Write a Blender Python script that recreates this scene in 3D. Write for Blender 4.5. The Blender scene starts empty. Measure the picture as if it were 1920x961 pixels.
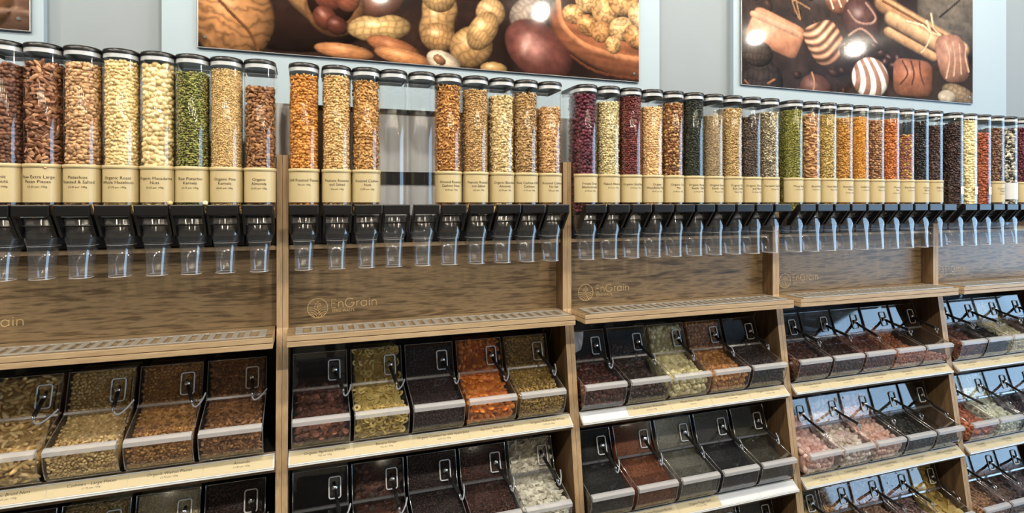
import bpy, bmesh, math, random
import numpy as np
from mathutils import Matrix, Vector

rng = np.random.default_rng(11)
random.seed(5)
scene = bpy.context.scene
COL = scene.collection
PI = math.pi

# ------------------------------------------------------------------ camera
cam_d = bpy.data.cameras.new('camera')
cam = bpy.data.objects.new('camera', cam_d)
COL.objects.link(cam)
EYE = 1.65
cam.location = (0.0, -2.0, EYE)
cam.rotation_euler = (PI / 2, 0, -math.radians(19.5))
cam_d.sensor_width = 36.0
cam_d.lens = 1080.0 / 1920.0 * 36.0
cam_d.shift_y = -101.5 / 1920.0
cam_d.clip_start = 0.02
scene.camera = cam

# ------------------------------------------------------------------ colour management, world, large lights
scene.view_settings.view_transform = 'Standard'
scene.view_settings.look = 'None'
scene.view_settings.gamma = 1.0
scene.view_settings.use_curve_mapping = False
scene.view_settings.exposure = 0.0
scene.cycles.max_bounces = 10
scene.cycles.transparent_max_bounces = 40
scene.cycles.diffuse_bounces = 4
scene.cycles.glossy_bounces = 4
scene.cycles.caustics_reflective = False
scene.cycles.caustics_refractive = False
scene.cycles.sample_clamp_indirect = 6.0

world = bpy.data.worlds.new('world')
scene.world = world
world.use_nodes = True
wbg = world.node_tree.nodes['Background']
wbg.inputs['Color'].default_value = (0.55, 0.72, 1.0, 1)
wbg.inputs['Strength'].default_value = 1.0

WIN_X = 8.0


def area_light(name, loc, rot, sx, sy, power, col, parent=None, shape='RECTANGLE', spread=None):
    d = bpy.data.lights.new(name, 'AREA')
    d.shape = shape
    d.size = sx
    if shape in ('RECTANGLE', 'ELLIPSE'):
        d.size_y = sy
    d.energy = power
    d.color = col
    if spread is not None:
        d.spread = spread
    o = bpy.data.objects.new(name, d)
    COL.objects.link(o)
    o.location = loc
    o.rotation_euler = rot
    if parent is not None:
        o.parent = parent
    return o


# daylight through the shop window in the end wall
area_light('window_daylight', (WIN_X - 0.03, -3.4, 1.65), (0, PI / 2, 0), 2.5, 5.6, 225.0, (0.43, 0.70, 1.0))

LAMP_POWER = 66.0
LAMP_COL = (1.0, 0.91, 0.77)


# ------------------------------------------------------------------ colour and material helpers
def lin(c):
    return tuple(((v / 255.0) / 12.92 if v / 255.0 <= 0.04045 else ((v / 255.0 + 0.055) / 1.055) ** 2.4) for v in c)


def lin4(c):
    return lin(c) + (1.0,)


def new_mat(name):
    m = bpy.data.materials.new(name)
    m.use_nodes = True
    nt = m.node_tree
    return m, nt, nt.nodes['Principled BSDF']


def plain(name, col, rough=0.5, metal=0.0, noise=0.0, nscale=30.0, bump=0.0, coat=0.0):
    m, nt, p = new_mat(name)
    p.inputs['Base Color'].default_value = lin4(col)
    p.inputs['Roughness'].default_value = rough
    p.inputs['Metallic'].default_value = metal
    if coat:
        p.inputs['Coat Weight'].default_value = coat
        p.inputs['Coat Roughness'].default_value = 0.05
    if noise or bump:
        tc = nt.nodes.new('ShaderNodeTexCoord')
        n = nt.nodes.new('ShaderNodeTexNoise')
        n.inputs['Scale'].default_value = nscale
        n.inputs['Detail'].default_value = 4
        nt.links.new(tc.outputs['Object'], n.inputs['Vector'])
        if noise:
            mx = nt.nodes.new('ShaderNodeMix')
            mx.data_type = 'RGBA'
            a = lin4(col)
            mx.inputs[6].default_value = tuple(v * (1 - noise) for v in a[:3]) + (1,)
            mx.inputs[7].default_value = tuple(min(1, v * (1 + noise)) for v in a[:3]) + (1,)
            nt.links.new(n.outputs['Fac'], mx.inputs[0])
            nt.links.new(mx.outputs[2], p.inputs['Base Color'])
        if bump:
            b = nt.nodes.new('ShaderNodeBump')
            b.inputs['Strength'].default_value = bump
            b.inputs['Distance'].default_value = 0.002
            nt.links.new(n.outputs['Fac'], b.inputs['Height'])
            nt.links.new(b.outputs['Normal'], p.inputs['Normal'])
    return m


def wood(name, cols, axis='X', rough=0.45, scale=1.0, stretch=14.0, fine=0.35):
    """wood grain running along the given local axis"""
    m, nt, p = new_mat(name)
    p.inputs['Roughness'].default_value = rough
    tc = nt.nodes.new('ShaderNodeTexCoord')
    oi = nt.nodes.new('ShaderNodeObjectInfo')
    mp = nt.nodes.new('ShaderNodeMapping')
    s = [stretch, stretch, stretch]
    s['XYZ'.index(axis)] = 1.3
    mp.inputs['Scale'].default_value = [v * scale for v in s]
    nt.links.new(tc.outputs['Object'], mp.inputs['Vector'])
    off = nt.nodes.new('ShaderNodeVectorMath')
    off.operation = 'SCALE'
    cmb = nt.nodes.new('ShaderNodeCombineXYZ')
    for i in range(3):
        nt.links.new(oi.outputs['Random'], cmb.inputs[i])
    nt.links.new(cmb.outputs[0], off.inputs[0])
    off.inputs['Scale'].default_value = 37.0
    add = nt.nodes.new('ShaderNodeVectorMath')
    add.operation = 'ADD'
    nt.links.new(mp.outputs[0], add.inputs[0])
    nt.links.new(off.outputs[0], add.inputs[1])
    n1 = nt.nodes.new('ShaderNodeTexNoise')
    n1.inputs['Scale'].default_value = 1.6
    n1.inputs['Detail'].default_value = 8
    n1.inputs['Roughness'].default_value = 0.62
    n1.inputs['Distortion'].default_value = 0.9
    nt.links.new(add.outputs[0], n1.inputs['Vector'])
    n2 = nt.nodes.new('ShaderNodeTexNoise')
    n2.inputs['Scale'].default_value = 9.0
    n2.inputs['Detail'].default_value = 3
    nt.links.new(add.outputs[0], n2.inputs['Vector'])
    mixf = nt.nodes.new('ShaderNodeMix')
    mixf.data_type = 'FLOAT'
    mixf.inputs[0].default_value = fine
    nt.links.new(n1.outputs['Fac'], mixf.inputs[2])
    nt.links.new(n2.outputs['Fac'], mixf.inputs[3])
    cr = nt.nodes.new('ShaderNodeValToRGB')
    el = cr.color_ramp.elements
    el[0].position = 0.33
    el[0].color = lin4(cols[0])
    el[1].position = 0.68
    el[1].color = lin4(cols[-1])
    for i, c in enumerate(cols[1:-1]):
        e = el.new(0.33 + 0.35 * (i + 1) / (len(cols) - 1))
        e.color = lin4(c)
    nt.links.new(mixf.outputs[0], cr.inputs[0])
    nt.links.new(cr.outputs[0], p.inputs['Base Color'])
    b = nt.nodes.new('ShaderNodeBump')
    b.inputs['Strength'].default_value = 0.12
    b.inputs['Distance'].default_value = 0.001
    nt.links.new(mixf.outputs[0], b.inputs['Height'])
    nt.links.new(b.outputs['Normal'], p.inputs['Normal'])
    return m


def clear_plastic(name, tint=(0.97, 0.975, 0.98), base=0.06, rough=0.03, haze=0.0, hazecol=(0.85, 0.88, 0.9)):
    """thin clear acrylic sheet: see-through with a Fresnel reflection"""
    m = bpy.data.materials.new(name)
    m.use_nodes = True
    nt = m.node_tree
    nt.nodes.clear()
    out = nt.nodes.new('ShaderNodeOutputMaterial')
    tr = nt.nodes.new('ShaderNodeBsdfTransparent')
    tr.inputs['Color'].default_value = tint + (1,)
    gl = nt.nodes.new('ShaderNodeBsdfGlossy')
    gl.inputs['Roughness'].default_value = rough
    gl.inputs['Color'].default_value = (1, 1, 1, 1)
    lw = nt.nodes.new('ShaderNodeLayerWeight')
    lw.inputs['Blend'].default_value = 0.5
    pw = nt.nodes.new('ShaderNodeMath')
    pw.operation = 'POWER'
    pw.inputs[1].default_value = 4.0
    ma = nt.nodes.new('ShaderNodeMath')
    ma.operation = 'MULTIPLY_ADD'
    ma.inputs[1].default_value = 1.0 - base - 0.15
    ma.inputs[2].default_value = base
    nt.links.new(lw.outputs['Facing'], pw.inputs[0])
    nt.links.new(pw.outputs[0], ma.inputs[0])
    first = tr.outputs[0]
    if haze:
        df = nt.nodes.new('ShaderNodeBsdfDiffuse')
        df.inputs['Color'].default_value = hazecol + (1,)
        mh = nt.nodes.new('ShaderNodeMixShader')
        mh.inputs[0].default_value = haze
        nt.links.new(tr.outputs[0], mh.inputs[1])
        nt.links.new(df.outputs[0], mh.inputs[2])
        first = mh.outputs[0]
    mx = nt.nodes.new('ShaderNodeMixShader')
    nt.links.new(ma.outputs[0], mx.inputs[0])
    nt.links.new(first, mx.inputs[1])
    nt.links.new(gl.outputs[0], mx.inputs[2])
    nt.links.new(mx.outputs[0], out.inputs['Surface'])
    return m


_pm = {}


def product_mat(palette, rough=0.5, grain=120.0, single=False, spec=0.4, var=0.25):
    key = (tuple(palette), rough, grain, single, var)
    if key in _pm:
        return _pm[key]
    m, nt, p = new_mat('produce')
    p.inputs['Roughness'].default_value = rough
    p.inputs['Specular IOR Level'].default_value = spec
    if single:
        src = nt.nodes.new('ShaderNodeObjectInfo').outputs['Random']
    else:
        src = nt.nodes.new('ShaderNodeNewGeometry').outputs['Random Per Island']
    cr = nt.nodes.new('ShaderNodeValToRGB')
    el = cr.color_ramp.elements
    k = len(palette)
    el[0].position = 0.0
    el[0].color = tuple(c * 0.72 for c in lin(palette[0])) + (1,)
    el[1].position = 1.0
    el[1].color = tuple(min(1, c * 1.16) for c in lin(palette[-1])) + (1,)
    for i in range(1, k - 1):
        e = el.new(i / (k - 1))
        e.color = lin4(palette[i])
    nt.links.new(src, cr.inputs[0])
    tc = nt.nodes.new('ShaderNodeTexCoord')
    n = nt.nodes.new('ShaderNodeTexNoise')
    n.inputs['Scale'].default_value = grain if not single else 3.0
    n.inputs['Detail'].default_value = 3
    nt.links.new(tc.outputs['Object'], n.inputs['Vector'])
    mr = nt.nodes.new('ShaderNodeMapRange')
    mr.inputs['From Min'].default_value = 0.3
    mr.inputs['From Max'].default_value = 0.7
    mr.inputs['To Min'].default_value = 1.0 - var
    mr.inputs['To Max'].default_value = 1.0 + var * 0.6
    nt.links.new(n.outputs['Fac'], mr.inputs['Value'])
    mul = nt.nodes.new('ShaderNodeVectorMath')
    mul.operation = 'SCALE'
    nt.links.new(cr.outputs[0], mul.inputs[0])
    nt.links.new(mr.outputs[0], mul.inputs['Scale'])
    nt.links.new(mul.outputs[0], p.inputs['Base Color'])
    _pm[key] = m
    return m


M = {}
M['wall'] = plain('painted_wall', (128, 137, 143), 0.7, noise=0.03, nscale=6)
M['wall_panel'] = plain('pale_wall_board', (148, 164, 174), 0.6, noise=0.02, nscale=5)
M['shop_wall'] = plain('dark_shop_wall', (92, 88, 84), 0.7, noise=0.1, nscale=3)
M['floor'] = plain('stone_floor', (96, 90, 84), 0.4, noise=0.12, nscale=4)
M['ceiling'] = plain('grey_ceiling', (128, 127, 125), 0.8, noise=0.02, nscale=5)
M['wood_back'] = wood('walnut_laminate_horizontal', [(50, 39, 27), (98, 80, 57), (138, 116, 86), (84, 67, 47), (116, 95, 68)], 'X', 0.42, 1.0, 13, 0.4)
M['wood_side'] = wood('walnut_laminate_vertical', [(66, 49, 33), (104, 80, 54), (128, 101, 70)], 'Z', 0.45, 1.0)
M['ply'] = wood('oak_edge_horizontal', [(156, 129, 96), (176, 151, 117), (188, 165, 132)], 'X', 0.5, 1.2, 20, 0.5)
M['ply_v'] = wood('oak_edge_vertical', [(150, 122, 88), (170, 143, 108), (184, 159, 125)], 'Z', 0.5, 1.2, 20, 0.5)
M['dark_inside'] = plain('black_interior', (17, 15, 14), 0.6, noise=0.2, nscale=8)
M['black'] = plain('black_plastic', (9, 9, 11), 0.34, noise=0.1, nscale=50)
M['blackrub'] = plain('black_rubber', (20, 19, 19), 0.42, noise=0.1, nscale=60)
M['lid_ring'] = plain('silver_seal', (205, 208, 210), 0.3, metal=0.2, noise=0.04)
M['steel'] = plain('brushed_steel', (176, 172, 164), 0.35, metal=0.55, noise=0.08, nscale=40)
M['chrome'] = plain('chrome', (225, 228, 232), 0.12, metal=1.0, noise=0.02)
M['white_edge'] = plain('white_plastic_lit_edge', (236, 238, 240), 0.3, noise=0.04)  # near-white; on the pocket rims it imitates light in clear plastic edges
M['pocket'] = plain('smoked_pocket', (70, 74, 78), 0.22, noise=0.1)
M['clear'] = clear_plastic('clear_acrylic')
M['clear_bin'] = clear_plastic('clear_bin_acrylic', (0.94, 0.945, 0.955), 0.075, 0.04, haze=0.004)
M['clear_spout'] = clear_plastic('clear_spout_acrylic', (0.94, 0.95, 0.965), 0.08, 0.05, haze=0.03)
M['frost'] = clear_plastic('frosted_lip', (0.9, 0.91, 0.93), 0.12, 0.15, haze=0.38, hazecol=(0.86, 0.86, 0.87))
M['hinge'] = clear_plastic('hinge_acrylic', (0.7, 0.71, 0.73), 0.16, 0.1, haze=0.12, hazecol=(0.6, 0.6, 0.62))
M['tether'] = plain('milky_tether', (150, 154, 160), 0.3, noise=0.05)
M['card'] = plain('kraft_card', (189, 172, 130), 0.55, noise=0.035, nscale=25, coat=0.25)
M['card_pale'] = plain('cream_card', (190, 176, 140), 0.5, noise=0.03, nscale=25, coat=0.3)
M['card_white'] = plain('white_card', (205, 208, 212), 0.45, noise=0.02, coat=0.3)
M['white_board'] = plain('white_board', (236, 238, 240), 0.4, noise=0.02)
M['ink'] = plain('dark_ink', (58, 46, 30), 0.6, noise=0.05)
M['rail'] = plain('white_rail', (196, 199, 198), 0.3, noise=0.03, coat=0.4)
M['logo'] = plain('gold_print', (206, 178, 130), 0.4, noise=0.05)
M['paper'] = plain('white_paper', (225, 226, 232), 0.7, noise=0.04, nscale=20)
M['frame_alu'] = plain('aluminium_edge', (150, 150, 150), 0.35, metal=0.7, noise=0.05)


# ------------------------------------------------------------------ mesh helpers
class MB:
    def __init__(self):
        self.v, self.f, self.mi, self.sm = [], [], [], []

    def add(self, verts, faces, mi=0, smooth=False):
        b = len(self.v)
        self.v += [tuple(p) for p in verts]
        for f in faces:
            self.f.append([b + i for i in f])
            self.mi.append(mi)
            self.sm.append(smooth)

    def box(self, x0, x1, y0, y1, z0, z1, mi=0):
        v = [(x0, y0, z0), (x1, y0, z0), (x1, y1, z0), (x0, y1, z0), (x0, y0, z1), (x1, y0, z1), (x1, y1, z1), (x0, y1, z1)]
        self.add(v, [(3, 2, 1, 0), (4, 5, 6, 7), (0, 1, 5, 4), (1, 2, 6, 5), (2, 3, 7, 6), (3, 0, 4, 7)], mi)

    def bevel_box(self, x0, x1, y0, y1, z0, z1, r, mi=0):
        """box with all edges chamfered"""
        bm = bmesh.new()
        bmesh.ops.create_cube(bm, size=1.0)
        for v in bm.verts:
            v.co.x = x0 if v.co.x < 0 else x1
            v.co.y = y0 if v.co.y < 0 else y1
            v.co.z = z0 if v.co.z < 0 else z1
        bmesh.ops.bevel(bm, geom=list(bm.edges), offset=r, segments=2, affect='EDGES', profile=0.5)
        bm.verts.index_update()
        self.add([v.co.copy() for v in bm.verts], [[v.index for v in f.verts] for f in bm.faces], mi)
        bm.free()

    def prism_x(self, prof, x0, x1, mi_rim=0, mi_cap=0, caps=True, closed=True, smooth=False):
        """profile of (y, z) points extruded along x"""
        n = len(prof)
        v = [(x0, y, z) for y, z in prof] + [(x1, y, z) for y, z in prof]
        last = n if closed else n - 1
        self.add(v, [(i, (i + 1) % n, n + (i + 1) % n, n + i) for i in range(last)], mi_rim, smooth)
        if caps:
            self.add(v, [tuple(range(n - 1, -1, -1)), tuple(range(n, 2 * n))], mi_cap)

    def loft(self, rings, mi=0, smooth=True, cap0=False, cap1=False, close=True):
        n = len(rings[0])
        v = [p for r in rings for p in r]
        f = []
        for k in range(len(rings) - 1):
            for i in range(n if close else n - 1):
                j = (i + 1) % n
                f.append((k * n + i, k * n + j, (k + 1) * n + j, (k + 1) * n + i))
        self.add(v, f, mi, smooth)
        if cap0:
            self.add(rings[0], [tuple(range(n - 1, -1, -1))], mi)
        if cap1:
            self.add(rings[-1], [tuple(range(n))], mi)

    def tube(self, pts, r, seg=8, mi=0, closed=False, caps=True):
        pts = [Vector(p) for p in pts]
        n = len(pts)
        rad = r if isinstance(r, (list, tuple)) else [r] * n
        rings = []
        prev = None
        for i, p in enumerate(pts):
            if closed:
                t = (pts[(i + 1) % n] - pts[i - 1]).normalized()
            else:
                t = (pts[min(i + 1, n - 1)] - pts[max(i - 1, 0)]).normalized()
            if prev is None:
                u = t.cross(Vector((0.13, 0.31, 0.94)))
                if u.length < 1e-4:
                    u = t.cross(Vector((1, 0, 0)))
                u.normalize()
            else:
                u = (prev - t * prev.dot(t)).normalized()
            prev = u
            w = t.cross(u)
            rings.append([p + (u * math.cos(a) + w * math.sin(a)) * rad[i] for a in [2 * PI * k / seg for k in range(seg)]])
        if closed:
            rings.append(rings[0])
        self.loft(rings, mi, True, caps and not closed, caps and not closed)

    def build(self, name, mats, parent=None, loc=None):
        me = self.mesh(name, mats)
        return obj(name, me, parent, loc)

    def mesh(self, name, mats):
        me = bpy.data.meshes.new(name)
        me.from_pydata(self.v, [], self.f)
        if not isinstance(mats, (list, tuple)):
            mats = [mats]
        for m in mats:
            me.materials.append(M[m] if isinstance(m, str) else m)
        me.polygons.foreach_set('material_index', self.mi)
        me.polygons.foreach_set('use_smooth', self.sm)
        me.update()
        return me


def obj(name, me, parent=None, loc=None):
    o = bpy.data.objects.new(name, me)
    COL.objects.link(o)
    if parent is not None:
        o.parent = parent
    if loc is not None:
        o.location = loc
    return o


def empty(name, loc):
    o = bpy.data.objects.new(name, None)
    COL.objects.link(o)
    o.location = loc
    o.empty_display_size = 0.05
    return o


def tag(o, label=None, cat=None, group=None, kind=None):
    if label:
        o['label'] = label
    if cat:
        o['category'] = cat
    if group:
        o['group'] = group
    if kind:
        o['kind'] = kind
    return o


def struct(o):
    o['kind'] = 'structure'
    return o


def text_geo(body, size, align='CENTER'):
    """flat lettering as 2-D vertices and faces"""
    cu = bpy.data.curves.new('lettering', 'FONT')
    cu.body = body
    cu.size = size
    cu.align_x = align
    cu.resolution_u = 2
    o = bpy.data.objects.new('lettering', cu)
    me = bpy.data.meshes.new_from_object(o)
    v = [(p.co.x, p.co.y) for p in me.vertices]
    f = [tuple(p.vertices) for p in me.polygons]
    bpy.data.objects.remove(o)
    bpy.data.curves.remove(cu)
    bpy.data.meshes.remove(me)
    return v, f


ORD = ['first', 'second', 'third', 'fourth', 'fifth', 'sixth', 'seventh', 'eighth', 'ninth', 'tenth']

# ------------------------------------------------------------------ room shell
WALL_Y = 0.30
X_L, X_R, Y_F, CEIL = -5.0, WIN_X, -14.0, 3.425

m = MB(); m.box(X_L, X_R, Y_F, WALL_Y + 0.1, -0.1, 0.0)
struct(m.build('floor', 'floor'))
m = MB(); m.box(X_L, X_R, Y_F, WALL_Y + 0.1, CEIL, CEIL + 0.1)
struct(m.build('ceiling', 'ceiling'))
m = MB(); m.box(X_L, X_R, WALL_Y, WALL_Y + 0.1, 0, CEIL)
wall_back = struct(m.build('wall_back', 'wall'))
for x0, x1 in ((-2.83, -0.809), (-0.4755, 1.524), (1.941, 3.955)):
    m = MB(); m.bevel_box(x0, x1, WALL_Y - 0.03, WALL_Y, 0.0, CEIL, 0.002)
    m.build('wall_board', 'wall_panel', wall_back)
m = MB(); m.box(X_L - 0.1, X_L, Y_F, WALL_Y, 0, CEIL)
struct(m.build('wall_left', 'shop_wall'))
m = MB(); m.box(X_L, X_R, Y_F - 0.1, Y_F, 0, CEIL)
struct(m.build('wall_front', 'shop_wall'))
# end wall with the shop window opening
m = MB()
m.box(X_R, X_R + 0.12, -0.5, WALL_Y, 0, CEIL)
m.box(X_R, X_R + 0.12, Y_F, -6.3, 0, CEIL)
m.box(X_R, X_R + 0.12, -6.3, -0.5, 0, 0.35)
m.box(X_R, X_R + 0.12, -6.3, -0.5, 2.95, CEIL)
struct(m.build('wall_right', 'wall'))
win = struct(empty('window_1', (X_R, -3.4, 0.35)))
for i in range(4):
    m = MB(); y = -2.9 + i * 1.933
    m.box(0.0, 0.08, y - 0.03, y + 0.03, 0.0, 2.6)
    m.build('mullion', 'frame_alu', win)
m = MB(); m.box(0.035, 0.045, -2.9, 2.9, 0.0, 2.6)
m.build('pane', 'clear', win)

# ceiling downlights, three rows parallel to the wall
lamp_ring = MB()
for k, (r0, z0, r1, z1) in enumerate([(0.085, 0.0, 0.085, -0.012), (0.085, -0.012, 0.068, -0.016), (0.068, -0.016, 0.064, 0.0)]):
    a = [2 * PI * i / 24 for i in range(24)]
    lamp_ring.loft([[(r0 * math.cos(t), r0 * math.sin(t), z0) for t in a], [(r1 * math.cos(t), r1 * math.sin(t), z1) for t in a]])
lamp_ring_me = lamp_ring.mesh('lamp_ring', 'steel')
for iy, yy in enumerate((-2.27, -0.95)):
    xs = (-3.0, -1.8, -0.65, 0.55, 1.97, 3.15, 4.38, 5.76) if iy == 0 else [-2.3 + 1.25 * k for k in range(6)]
    for xx in xs:
        t = empty('downlight', (xx, yy, CEIL))
        tag(t, 'round globe ceiling downlight with warm glow', 'lamp', 'ceiling downlights')
        obj('lamp_ring', lamp_ring_me, t)
        pl = bpy.data.lights.new('lamp_globe', 'POINT')
        pl.energy = LAMP_POWER
        pl.color = LAMP_COL
        pl.shadow_soft_size = 0.052
        po = bpy.data.objects.new('lamp_globe', pl)
        COL.objects.link(po)
        po.location = (0, 0, -0.07)
        po.parent = t

# linear ceiling battens further back in the shop, running towards the wall
bt = MB(); bt.bevel_box(-0.045, 0.045, -0.62, 0.62, -0.035, 0.0, 0.004)
batten_me = bt.mesh('batten_body', 'white_edge')
for iy, yy in enumerate((-9.45, -10.75)):
    for kx in range(6):
        t = empty('ceiling_batten', (-3.4 + 2.0 * kx + 0.9 * (iy % 2), yy, CEIL))
        tag(t, 'slim linear ceiling batten light behind the viewer', 'lamp', 'linear ceiling battens')
        obj('batten_body', batten_me, t)
        area_light('lamp_glow', (0, 0, -0.0365), (0, 0, 0), 0.08, 1.2, 34.0, (1.0, 0.88, 0.68), t)

# ------------------------------------------------------------------ posters (flat prints)
LUT = rng.random((64, 64))


def vnoise(x, y):
    xi = np.floor(x).astype(int)
    yi = np.floor(y).astype(int)
    fx, fy = x - xi, y - yi
    fx = fx * fx * (3 - 2 * fx)
    fy = fy * fy * (3 - 2 * fy)
    g = lambda a, b: LUT[a % 64, b % 64]
    return (g(xi, yi) * (1 - fx) + g(xi + 1, yi) * fx) * (1 - fy) + (g(xi, yi + 1) * (1 - fx) + g(xi + 1, yi + 1) * fx) * fy


def fbm(x, y):
    return 0.55 * vnoise(x, y) + 0.28 * vnoise(x * 2.1 + 7, y * 2.1 + 3) + 0.17 * vnoise(x * 4.3 + 1, y * 4.3 + 9)


POSTER_Y = WALL_Y - 0.03 - 0.012


def sheet(px, py):
    """reading position on the photograph -> (x, z) in metres on the poster sheet"""
    d = 2.0 + POSTER_Y
    t = math.tan(math.radians(19.5) + math.atan((px - 960) / 1080.0))
    dep = d * (math.cos(math.radians(19.5)) + t * math.sin(math.radians(19.5)))
    return d * t, EYE + (379.0 - py) / 1080.0 * dep


class Print:
    """paints a flat photographic print on a grid of points (colours are sRGB 0..1)"""

    def __init__(self, xs, zs, bg):
        self.X, self.Z = np.meshgrid(xs, zs)
        n = fbm(self.X * 9, self.Z * 9)
        self.C = np.array(bg)[None, None, :] / 255.0 * (0.6 + 0.8 * n)[..., None]

    def loc(self, px, py, rx, ry, rot):
        cx, cz = sheet(px, py)
        x1, _ = sheet(px + 1, py)
        _, z1 = sheet(px, py - 1)
        sx, sz = abs(x1 - cx), abs(z1 - cz)
        # offsets in reading units
        du = (self.X - cx) / sx
        dv = -(self.Z - cz) / sz
        c, s = math.cos(math.radians(rot)), math.sin(math.radians(rot))
        u = (du * c + dv * s) / rx
        v = (-du * s + dv * c) / ry
        return u, v

    def put(self, mask, col):
        mk = np.clip(mask, 0, 1)[..., None]
        self.C = self.C * (1 - mk) + col * mk

    def blob(self, px, py, rx, ry, rot, col, tex=None, light=(-0.4, -0.6), spec=0.25, power=2.0, pinch=0.0, flat=0.35, soft=0.06, only=None):
        u, v = self.loc(px, py, rx, ry, rot)
        vv = v
        if pinch:
            vv = v / (1 - pinch * np.exp(-(u / 0.28) ** 2))
        r = (np.abs(u) ** power + np.abs(vv) ** power) ** (1.0 / power)
        mask = np.clip((1.0 - r) / soft, 0, 1)
        if only is not None:
            mask = mask * np.clip(only(u, vv), 0, 1)
        h = np.sqrt(np.clip(1 - r * r, 0, 1))
        c, s = math.cos(math.radians(rot)), math.sin(math.radians(rot))
        lu, lv = light[0] * c + light[1] * s, -light[0] * s + light[1] * c
        sh = flat + 0.62 * h + 0.35 * (u * lu + vv * lv)
        if tex is not None:
            sh = sh * tex(u, vv, h)
        sp = spec * np.exp(-(((u - lu * 0.55) / 0.3) ** 2 + ((vv - lv * 0.55) / 0.22) ** 2))
        colr = np.clip(np.array(col)[None, None, :] / 255.0 * np.clip(sh, 0.05, 1.5)[..., None] + sp[..., None], 0, 1)
        self.put(mask, colr)

    def stroke(self, pts, w, col, shade=0.5, clip=None):
        if len(pts) > 2:
            sm = []
            for i in range(len(pts) - 1):
                p0, p1, p2, p3 = [np.array(pts[min(max(j, 0), len(pts) - 1)], float) for j in (i - 1, i, i + 1, i + 2)]
                for f in (0.0, 0.25, 0.5, 0.75):
                    sm.append(tuple(0.5 * (2 * p1 + (p2 - p0) * f + (2 * p0 - 5 * p1 + 4 * p2 - p3) * f * f + (3 * p1 - p0 - 3 * p2 + p3) * f ** 3)))
            pts = sm + [pts[-1]]
        best = np.full(self.X.shape, 9.0)
        side = np.zeros(self.X.shape)
        for (ax, ay), (bx, by) in zip(pts[:-1], pts[1:]):
            u0, v0 = self.loc(ax, ay, 1.0, 1.0, 0)
            ux, uy = bx - ax, by - ay
            L = math.hypot(ux, uy) + 1e-6
            tt = np.clip((u0 * ux + v0 * uy) / L / L, 0, 1)
            dx, dy = u0 - ux * tt, v0 - uy * tt
            dd = np.sqrt(dx * dx + dy * dy) / w
            sd = (-dx * uy + dy * ux) / L / w
            k = dd < best
            best = np.where(k, dd, best)
            side = np.where(k, sd, side)
        mask = np.clip((1 - best) / 0.3, 0, 1)
        if clip is not None:
            cu, cv = self.loc(*clip, 0)
            mask = mask * np.clip((1 - np.sqrt(cu * cu + cv * cv)) / 0.08, 0, 1)
        sh = 1 - shade * 0.5 * np.clip(side, -1, 1) - shade * 0.3 * np.clip(best, 0, 1) ** 2
        self.put(mask, np.clip(np.array(col)[None, None, :] / 255.0 * sh[..., None], 0, 1))


def make_poster(name, label, x0, x1, z0, z1, painter, nx, bg, stud_xs):
    xs = np.linspace(x0, x1, nx)
    step = (x1 - x0) / (nx - 1)
    nz_a = int(0.52 / step)
    zs = np.concatenate([np.linspace(z0, z0 + 0.52, nz_a, endpoint=False), np.linspace(z0 + 0.52, z1, 36)])
    P = Print(xs, zs, bg)
    painter(P)
    P.C = P.C * 0.8 + P.C.mean(-1, keepdims=True) * 0.2
    P.C = P.C * (0.80 + 0.36 * fbm(P.X * 34, P.Z * 34))[..., None]
    root = empty(name, ((x0 + x1) / 2, WALL_Y - 0.03, z0))
    tag(root, label, 'poster', 'food posters on the wall')
    ox, oy, oz = root.location
    b = MB(); b.bevel_box(x0 - ox - 0.003, x1 - ox + 0.003, -0.0115, 0.0, -0.003, z1 - oz + 0.003, 0.0012)
    b.build('backing_board', 'frame_alu', root)
    nzv = len(zs)
    vv = np.empty((nzv, nx, 3))
    vv[..., 0] = P.X - ox
    vv[..., 1] = -0.0122
    vv[..., 2] = P.Z - oz
    idx = np.arange(nzv * nx).reshape(nzv, nx)
    q = np.stack([idx[:-1, :-1], idx[:-1, 1:], idx[1:, 1:], idx[1:, :-1]], -1).reshape(-1, 4)
    me = bpy.data.meshes.new('printed_sheet')
    me.vertices.add(nzv * nx)
    me.vertices.foreach_set('co', vv.reshape(-1))
    me.loops.add(q.size)
    me.loops.foreach_set('vertex_index', q.reshape(-1))
    me.polygons.add(len(q))
    me.polygons.foreach_set('loop_start', np.arange(len(q)) * 4)
    me.polygons.foreach_set('loop_total', np.full(len(q), 4))
    me.update(calc_edges=True)
    ca = me.color_attributes.new('print', 'FLOAT_COLOR', 'POINT')
    c = np.clip(P.C.reshape(-1, 3), 0, 1)
    c = np.where(c <= 0.04045, c / 12.92, ((c + 0.055) / 1.055) ** 2.4)
    ca.data.foreach_set('color', np.concatenate([c, np.ones((len(c), 1))], 1).astype(np.float32).reshape(-1))
    me.materials.append(M['print'])
    obj('printed_sheet', me, root)
    for sx in stud_xs:
        s = MB()
        a = [2 * PI * i / 12 for i in range(12)]
        s.loft([[(0.007 * math.cos(t), 0, 0.007 * math.sin(t)) for t in a], [(0.0055 * math.cos(t), -0.004, 0.0055 * math.sin(t)) for t in a]], cap1=True)
        s.build('mounting_stud', 'chrome', root, (sx - ox, -0.0122, 0.035))
    return root


mp_, nt_, p_ = new_mat('glossy_print')
at_ = nt_.nodes.new('ShaderNodeAttribute')
at_.attribute_name = 'print'
nt_.links.new(at_.outputs['Color'], p_.inputs['Base Color'])
p_.inputs['Roughness'].default_value = 0.05
p_.inputs['Specular IOR Level'].default_value = 0.5
M['print'] = mp_


def ridges(u, v, h):
    w = v * 5.5 + 1.6 * fbm(u * 2.5 + 4, v * 3.0) * 2.2 + 0.8 * u
    return 0.72 + 0.42 * np.abs(np.sin(w * 2.2)) ** 0.7


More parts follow.
